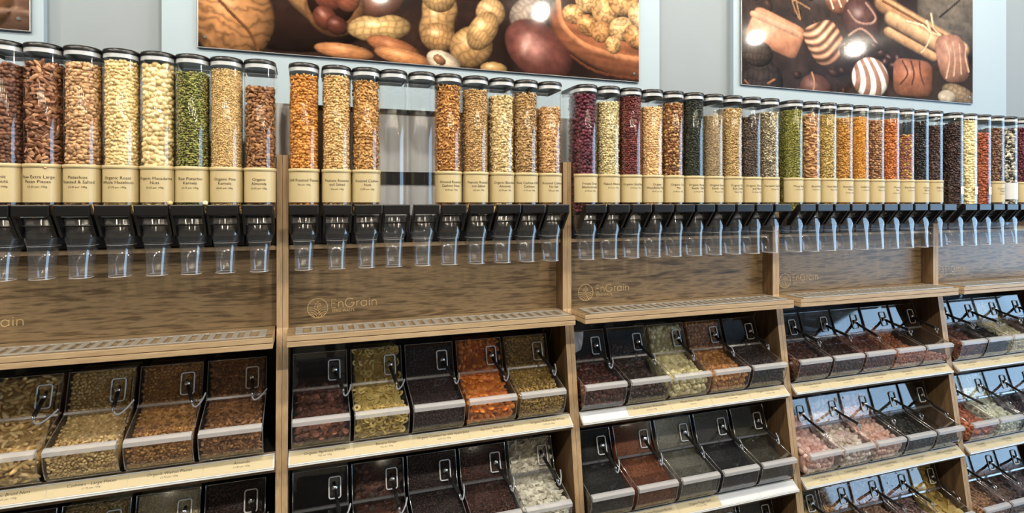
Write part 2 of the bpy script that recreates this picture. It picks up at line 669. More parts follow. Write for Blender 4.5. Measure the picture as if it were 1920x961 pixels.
def netting(u, v, h):
    a = np.abs(np.sin(u * 13 + 0.6 * np.sin(v * 5)))
    b = np.abs(np.sin(v * 6.5 + 0.4 * np.sin(u * 9)))
    return 0.74 + 0.36 * np.minimum(a, b) ** 0.5


def lines(u, v, h):
    return 0.86 + 0.24 * vnoise(u * 3 + 9, v * 16 + 2)


def mottle(u, v, h):
    return 0.82 + 0.36 * fbm(u * 2.2 + 5, v * 2.2 + 1)


def kernel(u, v, h):
    return 0.62 + 0.6 * np.abs(np.sin(u * 4 + 2.4 * fbm(u * 2, v * 2) * 3)) ** 0.6


def scallop(u, v, h):
    return 0.75 + 0.4 * np.sin(v * 17 + 5 * u * u + 2.5 * np.sin(u * 2.2)) * 0.9


def paint_nuts(P):
    P.blob(700, -260, 420, 200, 0, (90, 58, 38), mottle)
    for k in range(14):
        P.blob(380 + k * 62, -120 - 40 * (k % 3), 60, 44, 25 * (k % 5), [(176, 120, 66), (120, 70, 40), (150, 96, 52)][k % 3], [netting, mottle, lines][k % 3])
    P.blob(560, 30, 150, 70, -5, (44, 26, 20), mottle, spec=0.02)
    # walnut
    P.blob(440, 36, 78, 84, 20, (172, 112, 62), ridges, spec=0.1)
    P.stroke([(385, -30), (430, 20), (468, 60), (484, 96)], 3.5, (96, 56, 30))
    # dark shapes behind
    P.blob(860, -60, 150, 60, 0, (110, 58, 36), mottle)
    P.blob(700, -10, 60, 46, 0, (128, 66, 40), mottle)
    # scoop of hazelnuts
    P.blob(600, -20, 100, 62, 38, (186, 128, 74), lines, spec=0.08)
    P.blob(628, 10, 58, 62, 14, (150, 92, 50), lines, spec=0.04)
    P.blob(622, 0, 47, 50, 14, (40, 20, 14), mottle, spec=0.0)
    P.blob(618, -8, 30, 30, 30, (120, 56, 38), lines, spec=0.3)
    P.blob(652, -4, 24, 28, 0, (140, 70, 44), lines, spec=0.3)
    P.blob(610, 34, 26, 22, 40, (108, 52, 36), lines, spec=0.25)
    P.blob(632, 48, 22, 18, 10, (92, 44, 32), lines, spec=0.2)
    # peanut lying behind the scoop
    P.blob(712, 52, 62, 27, -8, (206, 158, 92), netting, pinch=0.25)
    # almonds
    P.blob(646, 96, 58, 15, 4, (198, 122, 68), lines, spec=0.15)
    P.blob(738, 88, 52, 17, 12, (170, 96, 54), lines, spec=0.12)
    P.blob(758, 108, 58, 16, 10, (204, 126, 70), lines, spec=0.15)
    # tall peanut pods
    P.blob(822, 36, 64, 38, 98, (190, 138, 80), netting, pinch=0.16)
    P.blob(822, -10, 34, 34, 0, (196, 146, 86), netting)
    P.blob(822, 70, 34, 28, 0, (178, 126, 70), netting)
    P.blob(920, 24, 28, 30, 20, (204, 152, 92), netting)
    P.blob(884, 88, 44, 38, -40, (190, 138, 78), netting)
    P.blob(905, 58, 26, 42, 30, (198, 146, 84), netting)
    # pistachio and a rounded nut at the lower edge
    P.blob(832, 116, 34, 20, 20, (216, 190, 160), lines)
    P.blob(824, 112, 13, 9, 30, (150, 96, 60), mottle)
    P.blob(926, 128, 26, 12, 0, (196, 146, 84), mottle)
    # cloth
    P.blob(992, 30, 40, 34, -40, (150, 128, 112), netting, spec=0.0)
    # chestnut
    P.blob(1012, 96, 72, 52, 35, (116, 60, 50), mottle, spec=0.12, light=(-0.45, -0.5))
    P.blob(1000, 90, 40, 34, 35, (150, 98, 88), mottle, spec=0.05, soft=0.95, flat=0.7)
    P.blob(986, 84, 12, 26, 15, (172, 128, 116), mottle, spec=0.0, soft=0.95, flat=0.7)
    # bowl
    P.blob(1190, 66, 156, 86, 8, (142, 78, 46), lines, spec=0.05, flat=0.5)
    P.blob(1186, 24, 138, 58, 6, (64, 30, 18), mottle, spec=0)
    P.stroke([(1046, -6), (1052, 40), (1086, 78), (1140, 100), (1204, 112)], 6, (186, 112, 68))
    P.stroke([(1070, 104), (1120, 134), (1204, 148)], 3.0, (92, 46, 26))
    for k, (x, y, r) in enumerate([(1076, 26, 22), (1104, 48, 24), (1098, 4, 22), (1134, 20, 30), (1128, 60, 22), (1166, 54, 26), (1170, 6, 30), (1196, 70, 28), (1200, 30, 26), (1150, 84, 18)]):
        P.blob(x, y, r, r * 0.86, 30 * k, [(204, 146, 84), (186, 124, 66), (214, 160, 98)][k % 3], kernel, spec=0.12)


def paint_choc(P):
    P.blob(1600, -160, 400, 120, 0, (70, 48, 38), mottle)
    rs = np.random.default_rng(4)
    for k in range(46):
        P.blob(rs.uniform(1395, 1660), rs.uniform(-40, 185), rs.uniform(7, 13), rs.uniform(5, 9), rs.uniform(0, 180), (62, 40, 34), lines, spec=0.12)
    # plank background upper end
    P.blob(1790, 20, 70, 90, 0, (104, 92, 80), lines, spec=0, power=6)
    P.stroke([(1762, 32), (1800, -6)], 2, (50, 42, 38))
    # left light block
    P.blob(1455, 62, 52, 34, 20, (164, 104, 74), mottle, power=7, spec=0.0, flat=0.75, light=(-0.2, -0.6))
    P.stroke([(1412, 26), (1500, 54)], 7, (196, 140, 106), 0.4)
    # upper stripes
    P.blob(1572, 4, 26, 24, 20, (150, 88, 62), mottle, spec=0.1)
    for k in range(3):
        P.stroke([(1552 + 15 * k, -14), (1562 + 15 * k, 14 - 3 * k)], 2.2, (214, 180, 152))
    P.stroke([(1490, -10), (1500, 36), (1486, 0), (1518, 16)], 1.8, (150, 106, 66))
    # square scalloped praline
    P.blob(1548, 80, 36, 40, -28, (196, 132, 98), scallop, power=3.6, spec=0.08, flat=0.62)
    # dark round ones
    P.blob(1616, 40, 36, 46, -12, (88, 54, 50), mottle, spec=0.25)
    P.stroke([(1590, 20), (1606, 40), (1632, 44), (1642, 32), (1624, 6)], 2.6, (150, 110, 94))
    P.stroke([(1592, 66), (1612, 54), (1630, 64), (1644, 82)], 2.6, (156, 116, 98))
    P.blob(1612, 108, 40, 22, 20, (52, 32, 34), mottle, spec=0.2)
    # cinnamon sticks
    P.stroke([(1656, 8), (1812, 74)], 19, (178, 126, 84), 0.8)
    P.stroke([(1656, 2), (1812, 66)], 3, (120, 78, 48), 0.5)
    P.stroke([(1672, 36), (1806, 92)], 16, (196, 146, 102), 0.8)
    P.stroke([(1666, 60), (1752, 96)], 11, (186, 134, 90), 0.8)
    P.stroke([(1700, 40), (1730, 48), (1745, 62), (1738, 40)], 3.0, (206, 182, 142))
    P.stroke([(1745, 62), (1738, 84), (1727, 98)], 2.2, (198, 172, 130))
    P.stroke([(1742, 60), (1764, 66), (1752, 54), (1746, 26)], 2.2, (198, 172, 130))
    # beans cluster
    for k, (x, y) in enumerate([(1652, 100), (1668, 110), (1684, 112), (1660, 118), (1676, 124), (1640, 88)]):
        P.blob(x, y, 12, 9, 40 * k, (58, 36, 32), lines, spec=0.25)
    # striped dome
    P.blob(1632, 146, 36, 40, 0, (150, 104, 84), mottle, spec=0.0, flat=0.55)
    P.blob(1632, 146, 35, 39, 0, (236, 232, 228), None, spec=0.0, flat=0.6, only=lambda u, v: 0.5 + 2.2 * np.sin(10.5 * (u * (1.15 - 0.25 * v) + 0.42 * v * v - 0.25 * v)))
    # lower pair
    P.blob(1530, 168, 32, 30, 30, (104, 64, 54), mottle, spec=0.2)
    P.stroke([(1522, 136), (1526, 152), (1524, 176)], 2, (176, 120, 84))
    P.blob(1712, 146, 38, 36, 0, (140, 82, 58), mottle, power=4.5, spec=0.12, flat=0.55)
    for k in range(3):
        P.stroke([(1692 + 16 * k, 114), (1702 + 12 * k, 138), (1688 + 22 * k, 158)], 1.8, (92, 52, 40))
    # leaning wavy praline
    P.blob(1786, 110, 30, 46, -12, (150, 100, 80), mottle, power=3.2, spec=0.08, flat=0.55)
    for k in range(4):
        P.stroke([(1772 + 13 * k, 78 + 2 * k), (1780 + 10 * k, 108), (1774 + 14 * k, 146 - 4 * k)], 2.0, (190, 146, 118), 0.3)
    P.blob(1800, 178, 36, 18, 20, (142, 116, 88), netting, spec=0)
    P.blob(1776, 182, 18, 14, 0, (196, 176, 150), mottle, spec=0)
    P.blob(1430, 150, 40, 40, 0, (56, 46, 42), netting, spec=0)
    P.blob(1420, 100, 30, 26, 0, (72, 58, 50), netting, spec=0)
    P.stroke([(1396, 150), (1406, 160)], 2, (130, 84, 54))
    P.stroke([(1440, 156), (1452, 148)], 2.4, (150, 92, 60))


def paint_first(P):
    P.blob(20, 20, 90, 60, 0, (104, 74, 58), lines, spec=0.05)
    P.blob(-60, -10, 90, 70, 10, (140, 92, 58), ridges)
    P.stroke([(-40, 36), (-10, 22), (30, 18), (60, 26)], 5, (132, 100, 82))
    for k in range(8):
        P.blob(-300 + 40 * k, -60 - 20 * (k % 2), 40, 34, 30 * k, (160, 108, 66), mottle)


make_poster('wall_poster', 'large glossy poster of walnuts, peanuts, almonds and a wooden bowl', -0.361, 1.4065, 2.193, 3.1, paint_nuts, 440, (40, 25, 20), (-0.34, 1.38))
make_poster('wall_poster', 'large glossy poster of chocolates and cinnamon sticks tied with string', 1.9815, 3.635, 2.222, 3.1, paint_choc, 400, (48, 36, 33), (3.605,))
make_poster('wall_poster', 'dark brown poster corner above the first dispenser tubes', -2.55, -0.843, 2.2, 3.1, paint_first, 200, (66, 46, 38), (-0.87,))

# ------------------------------------------------------------------ display bays
PITCH = 1.0085
X0S = [-1.086 + PITCH * k for k in range(5)]
T = 0.0172                      # panel thickness
ROWS = [(0.0, 0.0), (-0.05, -0.38), (-0.10, -0.76)]      # (dy, dz) of the bin rows
BAYS = ['almond', 'banana chip', 'yoghurt ball', 'pink sweet', 'far end']


def front_y(z):
    return 0.0 if z >= 1.24 else (-0.02 if z > 1.18 else -0.02 - 0.14 * (1.18 - z))


def side_prof():
    return [(0.0, 1.803), (0.0, 1.245), (-0.02, 1.19), (front_y(0.0), 0.0), (0.28, 0.0), (0.28, 1.803)]


side_me = MB()
side_me.prism_x(side_prof(), 0, T, 0, 1)
side_me = side_me.mesh('side_panel', ['ply_v', 'wood_side'])

PANEL_W = PITCH - 2 * T - 0.002
back_me = MB(); back_me.box(0, PANEL_W, 0.0, 0.014, 0, 0.262)
back_me = back_me.mesh('back_panel', 'wood_back')

SH_W = 0.97
shelf_me = MB()
shelf_me.bevel_box(0, SH_W, -0.122, 0.058, 0, 0.0165, 0.0015)
shelf_b = shelf_me.mesh('shelf_board', ['ply', 'wood_back'])
for p in shelf_b.polygons:
    if p.normal.z > 0.9:
        p.material_index = 1

ledge_me = MB(); ledge_me.bevel_box(0, PANEL_W, 0.02, 0.275, 0, 0.014, 0.001)
ledge_me = ledge_me.mesh('tube_ledge', 'ply')
bar_me = MB(); bar_me.bevel_box(0, PANEL_W, 0.0945, 0.0985, 0, 0.045, 0.001)
bar_me = bar_me.mesh('mounting_bar', 'black')
inner_me = MB(); inner_me.box(0, PANEL_W, 0.255, 0.27, 0.0, 1.2)
inner_me = inner_me.mesh('inner_back', 'dark_inside')

# grille
G_W, G_N = 0.925, 27
gf = MB()
gf.bevel_box(0, G_W, -0.112, -0.103, 0, 0.004, 0.0008)
gf.bevel_box(0, G_W, -0.022, -0.012, 0, 0.004, 0.0008)
gf.bevel_box(0, 0.022, -0.104, -0.021, 0, 0.004, 0.0008)
gf.bevel_box(G_W - 0.022, G_W, -0.104, -0.021, 0, 0.004, 0.0008)
gf_me = gf.mesh('drip_grille', 'steel')
gs = MB(); gs.bevel_box(0, 0.0155, -0.104, -0.021, 0, 0.004, 0.0008)
gs_me = gs.mesh('slat', 'steel')

board_me = {}


def bin_board(r):
    if r not in board_me:
        b = MB()
        dy = ROWS[r][0]
        b.prism_x([(-0.050 + dy, 0.0), (-0.086 + dy, -0.034), (-0.086 + dy, -0.050), (0.25, -0.050), (0.25, 0.0)], 0, PANEL_W)
        me = b.mesh('bin_shelf', ['wood_side', 'dark_inside'])
        for p in me.polygons:
            if abs(p.normal.z) > 0.9:
                p.material_index = 1
        board_me[r] = me
    return board_me[r]


def ribbon(mb, pts, w, y, closed=False):
    n = len(pts)
    L, R = [], []
    for i, (x, z) in enumerate(pts):
        if closed:
            a, b = pts[i - 1], pts[(i + 1) % n]
        else:
            a, b = pts[max(i - 1, 0)], pts[min(i + 1, n - 1)]
        tx, tz = b[0] - a[0], b[1] - a[1]
        l = math.hypot(tx, tz) + 1e-9
        nx_, nz_ = -tz / l * w / 2, tx / l * w / 2
        L.append((x + nx_, y, z + nz_))
        R.append((x - nx_, y, z - nz_))
    if closed:
        L.append(L[0]); R.append(R[0])
    m_ = len(L)
    mb.add(L + R, [(i, i + 1, m_ + i + 1, m_ + i) for i in range(m_ - 1)])


def arc(cx, cz, r, a0, a1, n=14, rz=None):
    rz = r if rz is None else rz
    return [(cx + r * math.cos(math.radians(a0 + (a1 - a0) * i / n)), cz + rz * math.sin(math.radians(a0 + (a1 - a0) * i / n))) for i in range(n + 1)]


def make_logo():
    """circular field emblem and the lettering, origin at the emblem centre"""
    e = MB()
    R = 0.0325
    ribbon(e, arc(0, 0, R, 0, 360, 40)[:-1], 0.0021, 0, True)
    # furrows
    for k, rr in enumerate((0.0405, 0.0335, 0.0265, 0.0195)):
        for s in (-1, 1):
            pts = [(s * x, z) for x, z in arc(-0.027, -0.0385, rr, 96 - k * 3, 12, 18)]
            if s == 1:
                pts = [q for q in pts if q[0] < -0.001 or k == 0]
            else:
                pts = [q for q in pts if q[0] > -0.001]
            pts = [q for q in pts if math.hypot(*q) < R]
            if len(pts) > 2:
                ribbon(e, pts, 0.0017, 0)
    # ear of wheat
    def leaf(cx, cz, ang, l, w):
        c, s = math.cos(math.radians(ang)), math.sin(math.radians(ang))
        pts = []
        for i in range(13):
            t = 2 * PI * i / 12
            a, b = l * (0.5 + 0.5 * -math.cos(t)), w * math.sin(t)
            pts.append((cx + a * c - b * s, cz + a * s + b * c))
        ribbon(e, pts[:-1], 0.0011, 0, True)
    leaf(0, 0.009, 90, 0.015, 0.003)
    for s in (-1, 1):
        leaf(0, 0.003, 90 - s * 32, 0.015, 0.0028)
        leaf(0, 0.000, 90 - s * 58, 0.014, 0.0026)
    ribbon(e, [(0, -0.004), (0, 0.010)], 0.0012, 0)
    emblem = e.mesh('logo_emblem', 'logo')
    t = MB()
    H = 0.0275; xh = 0.0185; w = 0.0024; b0 = 0.0
    x = 0.0
    ribbon(t, [(x + 0.013, H), (x, H), (x, b0), (x + 0.013, b0)], w, 0)
    ribbon(t, [(x, H * 0.52), (x + 0.012, H * 0.52)], w, 0)
    ribbon(t, [(x, b0), (x, H)], w, 0)
    x = 0.0225
    def en(x):
        ribbon(t, [(x, b0), (x, xh)], w, 0)
        ribbon(t, arc(x + 0.0075, xh - 0.0078, 0.0075, 180, 0, 14) + [(x + 0.015, b0)], w, 0)
    en(x)
    cx = 0.0595
    ribbon(t, arc(cx, H / 2, 0.0148, 42, 345, 24) , w, 0)
    ribbon(t, [(cx + 0.0145, b0 + 0.009), (cx + 0.0148, H * 0.5), (cx + 0.004, H * 0.5)], w, 0)
    x = 0.083
    ribbon(t, [(x, b0), (x, xh)], w, 0)
    ribbon(t, arc(x + 0.007, xh - 0.0085, 0.007, 180, 70, 10, 0.0082), w, 0)
    cx = 0.1065
    ribbon(t, arc(cx, xh / 2, 0.0094, 0, 360, 24)[:-1], w, 0, True)
    ribbon(t, [(cx + 0.0094, b0), (cx + 0.0094, xh)], w, 0)
    ribbon(t, [(0.1255, b0), (0.1255, xh)], w, 0)
    ribbon(t, arc(0.1255, xh + 0.006, 0.0008, 0, 360, 8)[:-1], 0.0016, 0, True)
    en(0.1345)
    v, f = text_geo('ZERO WASTE', 0.0133, 'LEFT')
    t.add([(a * 0.93, 0, b_ - 0.0165) for a, b_ in v], f)
    return emblem, t.mesh('logo_lettering', 'logo')


emblem_me, letter_me = make_logo()

RAIL_Y0, RAIL_Z0, RAIL_Y1, RAIL_Z1 = -0.062, -0.002, -0.098, -0.032     # relative to the row shelf top (z 0.87)
rn = Vector((0, RAIL_Z1 - RAIL_Z0, -(RAIL_Y1 - RAIL_Y0))).normalized()  # outward normal of the sloped strip
if rn.z < 0:
    rn = -rn
RAIL_L = math.hypot(RAIL_Y1 - RAIL_Y0, RAIL_Z1 - RAIL_Z0)
rail_me = MB()
rail_me.prism_x([(RAIL_Y0, RAIL_Z0), (RAIL_Y1, RAIL_Z1), (RAIL_Y1 - 0.002, RAIL_Z1 - 0.004), (RAIL_Y1 + 0.004, RAIL_Z1 - 0.008), (RAIL_Y0 + 0.006, RAIL_Z0 - 0.006)], 0, PANEL_W - 0.004)
# small turned-up edges that hold the cards
for (yy, zz) in ((RAIL_Y0, RAIL_Z0), (RAIL_Y1, RAIL_Z1)):
    s = 1 if yy == RAIL_Y0 else -1
    d = Vector((0, (RAIL_Y1 - RAIL_Y0) / RAIL_L, (RAIL_Z1 - RAIL_Z0) / RAIL_L))
    a0 = Vector((0, yy, zz)); a1 = a0 + d * (0.0035 * s); a2 = a1 + rn * 0.002; a3 = a0 + rn * 0.002
    rail_me.prism_x([(q.y, q.z) for q in (a0, a1, a2, a3)], 0, PANEL_W - 0.004)
rail_me = rail_me.mesh('label_rail', 'rail')


def make_card(parent, x0, x1, lines_, mat='card_pale'):
    """paper card lying on the sloped rail, lettering printed on it; parent is the rail"""
    mb = MB()
    d = Vector((0, (RAIL_Y1 - RAIL_Y0) / RAIL_L, (RAIL_Z1 - RAIL_Z0) / RAIL_L))
    def P(x, s, h):
        q = Vector((x, RAIL_Y0, RAIL_Z0)) + d * s + rn * h
        return q
    s0, s1 = 0.0045, RAIL_L - 0.0045
    lo = [P(x0, s0, 0.0003), P(x1, s0, 0.0003), P(x1, s1, 0.0003), P(x0, s1, 0.0003)]
    hi = [P(x0, s0, 0.001), P(x1, s0, 0.001), P(x1, s1, 0.001), P(x0, s1, 0.001)]
    mb.add(lo + hi, [(4, 7, 6, 5), (0, 1, 5, 4), (1, 2, 6, 5), (2, 3, 7, 6), (3, 0, 4, 7)], 0)
    if lines_:
        s = 0.019 if len(lines_) == 2 else 0.0165
        for k, (tx, sz) in enumerate(lines_):
            v, f = text_geo(tx, sz)
            wmax = max(abs(a) for a, _ in v) * 2
            sc = min(1.0, (x1 - x0 - 0.012) / wmax)
            xc = (x0 + x1) / 2 + 0.008
            mb.add([P(xc + a * sc, s - b_, 0.00125) for a, b_ in v], [tuple(reversed(q)) if False else q for q in f], 1)
            s += 0.0108
    return mb.build('price_card', [mat, 'ink'], parent)


CARD_TXT = {
    (0, 0): [None, ('Organic Brazil Nuts', '\u00a33.05 per 100g'), ('Cashews - Large Pieces', '\u00a31.95 per 100g'), ('Organic Walnut Pieces', '\u00a32.95 per 100g'), ('Almonds', '\u00a31.80 per 100g')],
    (1, 0): [('Organic Apricots Whole', '95p per 100g'), ('Banana Chips', '95p per 100g'), ('Organic Cranberries with Apple Juice', '\u00a32.25 per 100g'), ('Apricots Whole Turkish', '99p per 100g'), ('Organic Mulberries White', '\u00a32.40 per 100g')],
    (2, 0): ['white', ('Dark Chocolate Walnut Bites', '\u00a32.25 per 100g'), ('Mixed Choc Yoghurt', 'Hazelnuts'), ('Chocolate Mini Balls Cappuccino', '\u00a31.90 per 100g'), ('Organic Dark Chocolate', '\u00a32.10 per 100g')],
    (2, 1): [('Organic Black Seeds', '95p per 100g'), ('Organic Flaxseed Brown', '60p per 100g'), ('Organic Poppy Seed', '\u00a31.10 per 100g'), 'white', 'white'],
    (3, 0): [('Chocolate Almonds', '\u00a32.10 per 100g'), ('Chocolate Hazelnuts', '\u00a32.10 per 100g'), ('Chocolate Nut Raisins', '\u00a31.85 per 100g'), ('Choc Raisins', '\u00a31.85 per 100g'), ('Choc Coated Honey Nuts', '\u00a32.10 per 100g')],
    (3, 1): [('Turkish Delight Rose', '\u00a31.50 per 100g'), ('Turkish Delight Assorted', '\u00a31.50 per 100g'), ('Turkish Delight Nutty', '\u00a31.60 per 100g'), ('Liquorice Organic', '\u00a31.40 per 100g'), ('Salted Liquorice Mix Sweet', '\u00a31.40 per 100g')],
    (4, 0): [('Choc Coated Nuts', '\u00a32.10 per 100g'), ('Dark Raisins', '\u00a31.85 per 100g'), ('White Choc Nuts', '\u00a32.10 per 100g'), ('Choc Drops', '\u00a31.60 per 100g'), None],
    (4, 1): [('Fruit Jellies', '\u00a31.40 per 100g'), ('White Mints', '\u00a31.40 per 100g'), ('Dark Mints', '\u00a31.40 per 100g'), ('Sweets', '\u00a31.40 per 100g'), None],
}
DESC_BAY = [
    'wooden wall display bay nearest the camera side holding almonds and walnuts',
    'wooden wall display bay with banana chips and coconut bins',
    'wooden wall display bay with yoghurt balls and flaxseed bins',
    'wooden wall display bay with pink sweets in its middle row',
    'wooden wall display bay at the far end beyond pink sweets',
]
DESC_BAY[0] = 'wooden wall display bay holding bins of almonds, walnuts and cashews'

for k, X0 in enumerate(X0S):
    bay = empty('display_bay', (X0, 0, 0))
    tag(bay, DESC_BAY[k], 'shelving', 'wooden display bays along the wall')
    obj('side_panel', side_me, bay, (0.0005, 0, 0))
    obj('side_panel', side_me, bay, (PITCH - T - 0.0005, 0, 0))
    bp = obj('back_panel', back_me, bay, (T + 0.001, 0.06, 1.243))
    if k < 5:
        lo = (0.1075 - T, -0.0012, 0.049)
        tag(obj('logo_emblem', emblem_me, bp, lo), 'gold line emblem of a wheat ear over a field')
        tag(obj('logo_lettering', letter_me, bp, (0.1525 - T, -0.0012, 0.049 - 0.0005)), 'gold EnGrain zero waste lettering')
    obj('tube_ledge', ledge_me, bay, (T + 0.001, 0, 1.4955))
    if k == 1:
        rb = MB(); rb.box(0, PANEL_W, 0.100, 0.106, 1.51, 1.8042)
        rb.box(-0.065, PANEL_W + 0.065, 0.100, 0.106, 1.8042, 1.985)  # wider top added to put a pale face over the shaded wall gaps
        rb.build('rear_board', 'white_board', bay, (T + 0.001, 0, 0))
        obj('mounting_bar', bar_me, bay, (T + 0.001, 0, 1.715))
        obj('mounting_bar', bar_me, bay, (T + 0.001, 0, 1.967)).scale = (1, 1, 0.4)
    obj('inner_back', inner_me, bay, (T + 0.001, 0, 0.0))
    obj('shelf_board', shelf_b, bay, (0.0155, 0, 1.2085))
    obj('shelf_board', shelf_b, bay, (0.0155, 0, 1.2262))
    gr = obj('drip_grille', gf_me, bay, (0.014 + 0.026, 0, 1.2428))
    gr['label'] = 'slotted steel drip grille'
    for i in range(G_N - 1):
        obj('slat', gs_me, gr, (0.022 + (G_W - 0.044) * (i + 1) / G_N - 0.00775, 0, 0))
    for r, (dy, dz) in enumerate(ROWS):
        obj('bin_shelf', bin_board(r), bay, (T + 0.001, 0, 0.87 + dz))
        rail = obj('label_rail', rail_me, bay, (T + 0.003, dy, 0.87 + dz))
        txt = CARD_TXT.get((k, r), [('', ''), ('', ''), ('', ''), ('', ''), ('', '')])
        w = (PANEL_W - 0.012) / 5
        for i, t in enumerate(txt):
            a, b = 0.004 + w * i + 0.0006, 0.004 + w * (i + 1) - 0.0006
            if t is None:
                continue
            if t == 'white':
                make_card(rail, a, b, None, 'card_white')
            elif t[0] == '':
                make_card(rail, a, b, None)
            else:
                make_card(rail, a, b, [(t[0], 0.0125), (t[1], 0.0075)])

# ------------------------------------------------------------------ produce pieces
def ico(sub):
    bm = bmesh.new()
    bmesh.ops.create_icosphere(bm, subdivisions=sub, radius=1.0)
    bm.verts.index_update()
    v = np.array([p.co[:] for p in bm.verts])
    f = np.array([[p.index for p in fc.verts] for fc in bm.faces])
    bm.free()
    return v, f


OCT = (np.array([(1, 0, 0), (-1, 0, 0), (0, 1, 0), (0, -1, 0), (0, 0, 1), (0, 0, -1)], float),
       np.array([(0, 2, 4), (2, 1, 4), (1, 3, 4), (3, 0, 4), (2, 0, 5), (1, 2, 5), (3, 1, 5), (0, 3, 5)]))
ICO = {0: OCT, 1: ico(1), 2: ico(2)}


def template(shape, lod):
    """unit piece (long axis x, thin axis z, half length 1)"""
    if shape == 'chip':
        na, nb = 10, 6
        v = np.array([((0.63 + 0.37 * math.cos(b)) * math.cos(a), (0.63 + 0.37 * math.cos(b)) * math.sin(a) * 0.92, 0.17 * math.sin(b) + 0.1 * math.cos(a) ** 2)
                      for a in [2 * PI * i / na for i in range(na)] for b in [2 * PI * j / nb for j in range(nb)]])
        f = []
        for i in range(na):
            for j in range(nb):
                q = [i * nb + j, ((i + 1) % na) * nb + j, ((i + 1) % na) * nb + (j + 1) % nb, i * nb + (j + 1) % nb]
                f += [(q[0], q[1], q[2]), (q[0], q[2], q[3])]
        return v, np.array(f)
    v, f = ICO[lod]
    v = v.copy()
    x, y, z = v[:, 0].copy(), v[:, 1].copy(), v[:, 2].copy()
    if shape == 'ball':
        pass
    elif shape == 'nut':
        y *= 0.82; z *= 0.8
    elif shape == 'bean':
        y *= 0.66; z *= 0.6
    elif shape == 'almond':
        y *= 0.58 * (1 - 0.35 * x); z *= 0.36
    elif shape == 'pecan':
        y *= 0.40; z = z * 0.28 - 0.12 * np.exp(-(y / 0.12) ** 2) * (z > 0)
    elif shape == 'brazil':
        y *= 0.36; z *= 0.34; y += 0.22 * x * x
    elif shape == 'cashew':
        y *= 0.42 * (1 - 0.18 * x); z *= 0.36; y += 0.55 * x * x - 0.2; x *= 0.92
    elif shape == 'seed':
        y *= 0.52; z *= 0.32
    elif shape == 'flake':
        y *= 0.8; z = z * 0.12 + 0.22 * x * x
    elif shape == 'shred':
        y *= 0.34; z = z * 0.14 + 0.3 * x * x
    elif shape == 'stick':
        y *= 0.22; z *= 0.2
    elif shape == 'apricot':
        y *= 0.85; z = z * 0.36 + 0.12 * np.sin(3 * x) * y
    elif shape == 'cube':
        mx = np.max(np.abs(v), axis=1)
        v2 = v / mx[:, None]
        x, y, z = v2[:, 0] * 0.72, v2[:, 1] * 0.68, v2[:, 2] * 0.62
    elif shape == 'chunk':
        rr = 1 + 0.22 * np.sin(7 * x + 3 * y) * np.cos(5 * z + 2 * x)
        x, y, z = x * rr, y * rr * 0.75, z * rr * 0.6
    return np.stack([x, y, z], 1), f


def frames(N, tilt):
    """random orientation for each outward normal; returns rotation matrices (n,3,3), columns = piece axes"""
    n = len(N)
    a = rng.normal(size=(n, 3)) * np.array([1.0, 1.0, 0.45])
    n2 = N + tilt * rng.normal(size=(n, 3))
    n2 /= np.linalg.norm(n2, axis=1)[:, None]
    t = a - n2 * np.sum(a * n2, 1)[:, None]
    t /= np.linalg.norm(t, axis=1)[:, None]
    b = np.cross(n2, t)
    return np.stack([t, b, n2], -1)


def grid2(L, H, s):
    nu, nv = max(1, int(round(L / s))), max(1, int(round(H / (s * 0.87))))
    u = (np.arange(nu) + 0.5) / nu
    v = (np.arange(nv) + 0.5) / nv
    U, V = np.meshgrid(u, v)
    U = U + (np.arange(nv) % 2)[:, None] * 0.5 / nu - 0.25 / nu
    U = U + rng.uniform(-0.33, 0.33, U.shape) / nu
    V = V + rng.uniform(-0.33, 0.33, V.shape) / nv
    return np.clip(U, 0.001, 0.999).ravel(), np.clip(V, 0.001, 0.999).ravel()


def polyline_at(pts, u):
    pts = np.array(pts, float)
    seg = np.linalg.norm(np.diff(pts, axis=0), axis=1)
    cum = np.concatenate([[0], np.cumsum(seg)])
    s = u * cum[-1]
    i = np.clip(np.searchsorted(cum, s, side='right') - 1, 0, len(seg) - 1)
    f = (s - cum[i]) / np.maximum(seg[i], 1e-9)
    p = pts[i] + (pts[i + 1] - pts[i]) * f[:, None]
    d = (pts[i + 1] - pts[i]) / np.maximum(seg[i], 1e-9)[:, None]
    return p, d, cum[-1]


def stadium(r, yc, yb, inset=0.0, n=14):
    """outline of a tube: half round front, straight sides; from the back of one side to the back of the other, (x, y)"""
    rr = r - inset
    pts = [(-rr, yb)] + [(-rr * math.cos(PI * i / n), yc - rr * math.sin(PI * i / n)) for i in range(n + 1)] + [(rr, yb)]
    return pts


def mesh_np(name, V, F, mat, smooth=True):
    me = bpy.data.meshes.new(name)
    me.vertices.add(len(V))
    me.vertices.foreach_set('co', np.ascontiguousarray(V, dtype=np.float32).ravel())
    me.loops.add(F.size)
    me.loops.foreach_set('vertex_index', np.ascontiguousarray(F, dtype=np.int32).ravel())
    k = F.shape[1]
    me.polygons.add(len(F))
    me.polygons.foreach_set('loop_start', np.arange(len(F), dtype=np.int32) * k)
    me.polygons.foreach_set('loop_total', np.full(len(F), k, dtype=np.int32))
    me.update(calc_edges=True)
    me.polygons.foreach_set('use_smooth', np.full(len(F), smooth))
    me.materials.append(mat)
    return me


def bake(shape, lod, Pos, N, size, tilt, depth_jit=0.35):
    """positions on the container wall -> transforms of pieces that sit just inside it"""
    tv, tf = template(shape, lod)
    n = len(Pos)
    R = frames(N, tilt)
    sc = size * 0.5 * rng.uniform(0.82, 1.15, n)
    thick = np.abs(tv[:, 2]).max() * 0.5 + 0.5 * np.abs(tv[:, 1]).max()
    c = Pos - N * (sc * thick * 0.9)[:, None] - N * (rng.random(n) * depth_jit * size)[:, None]
    return tv, tf, R, sc, c


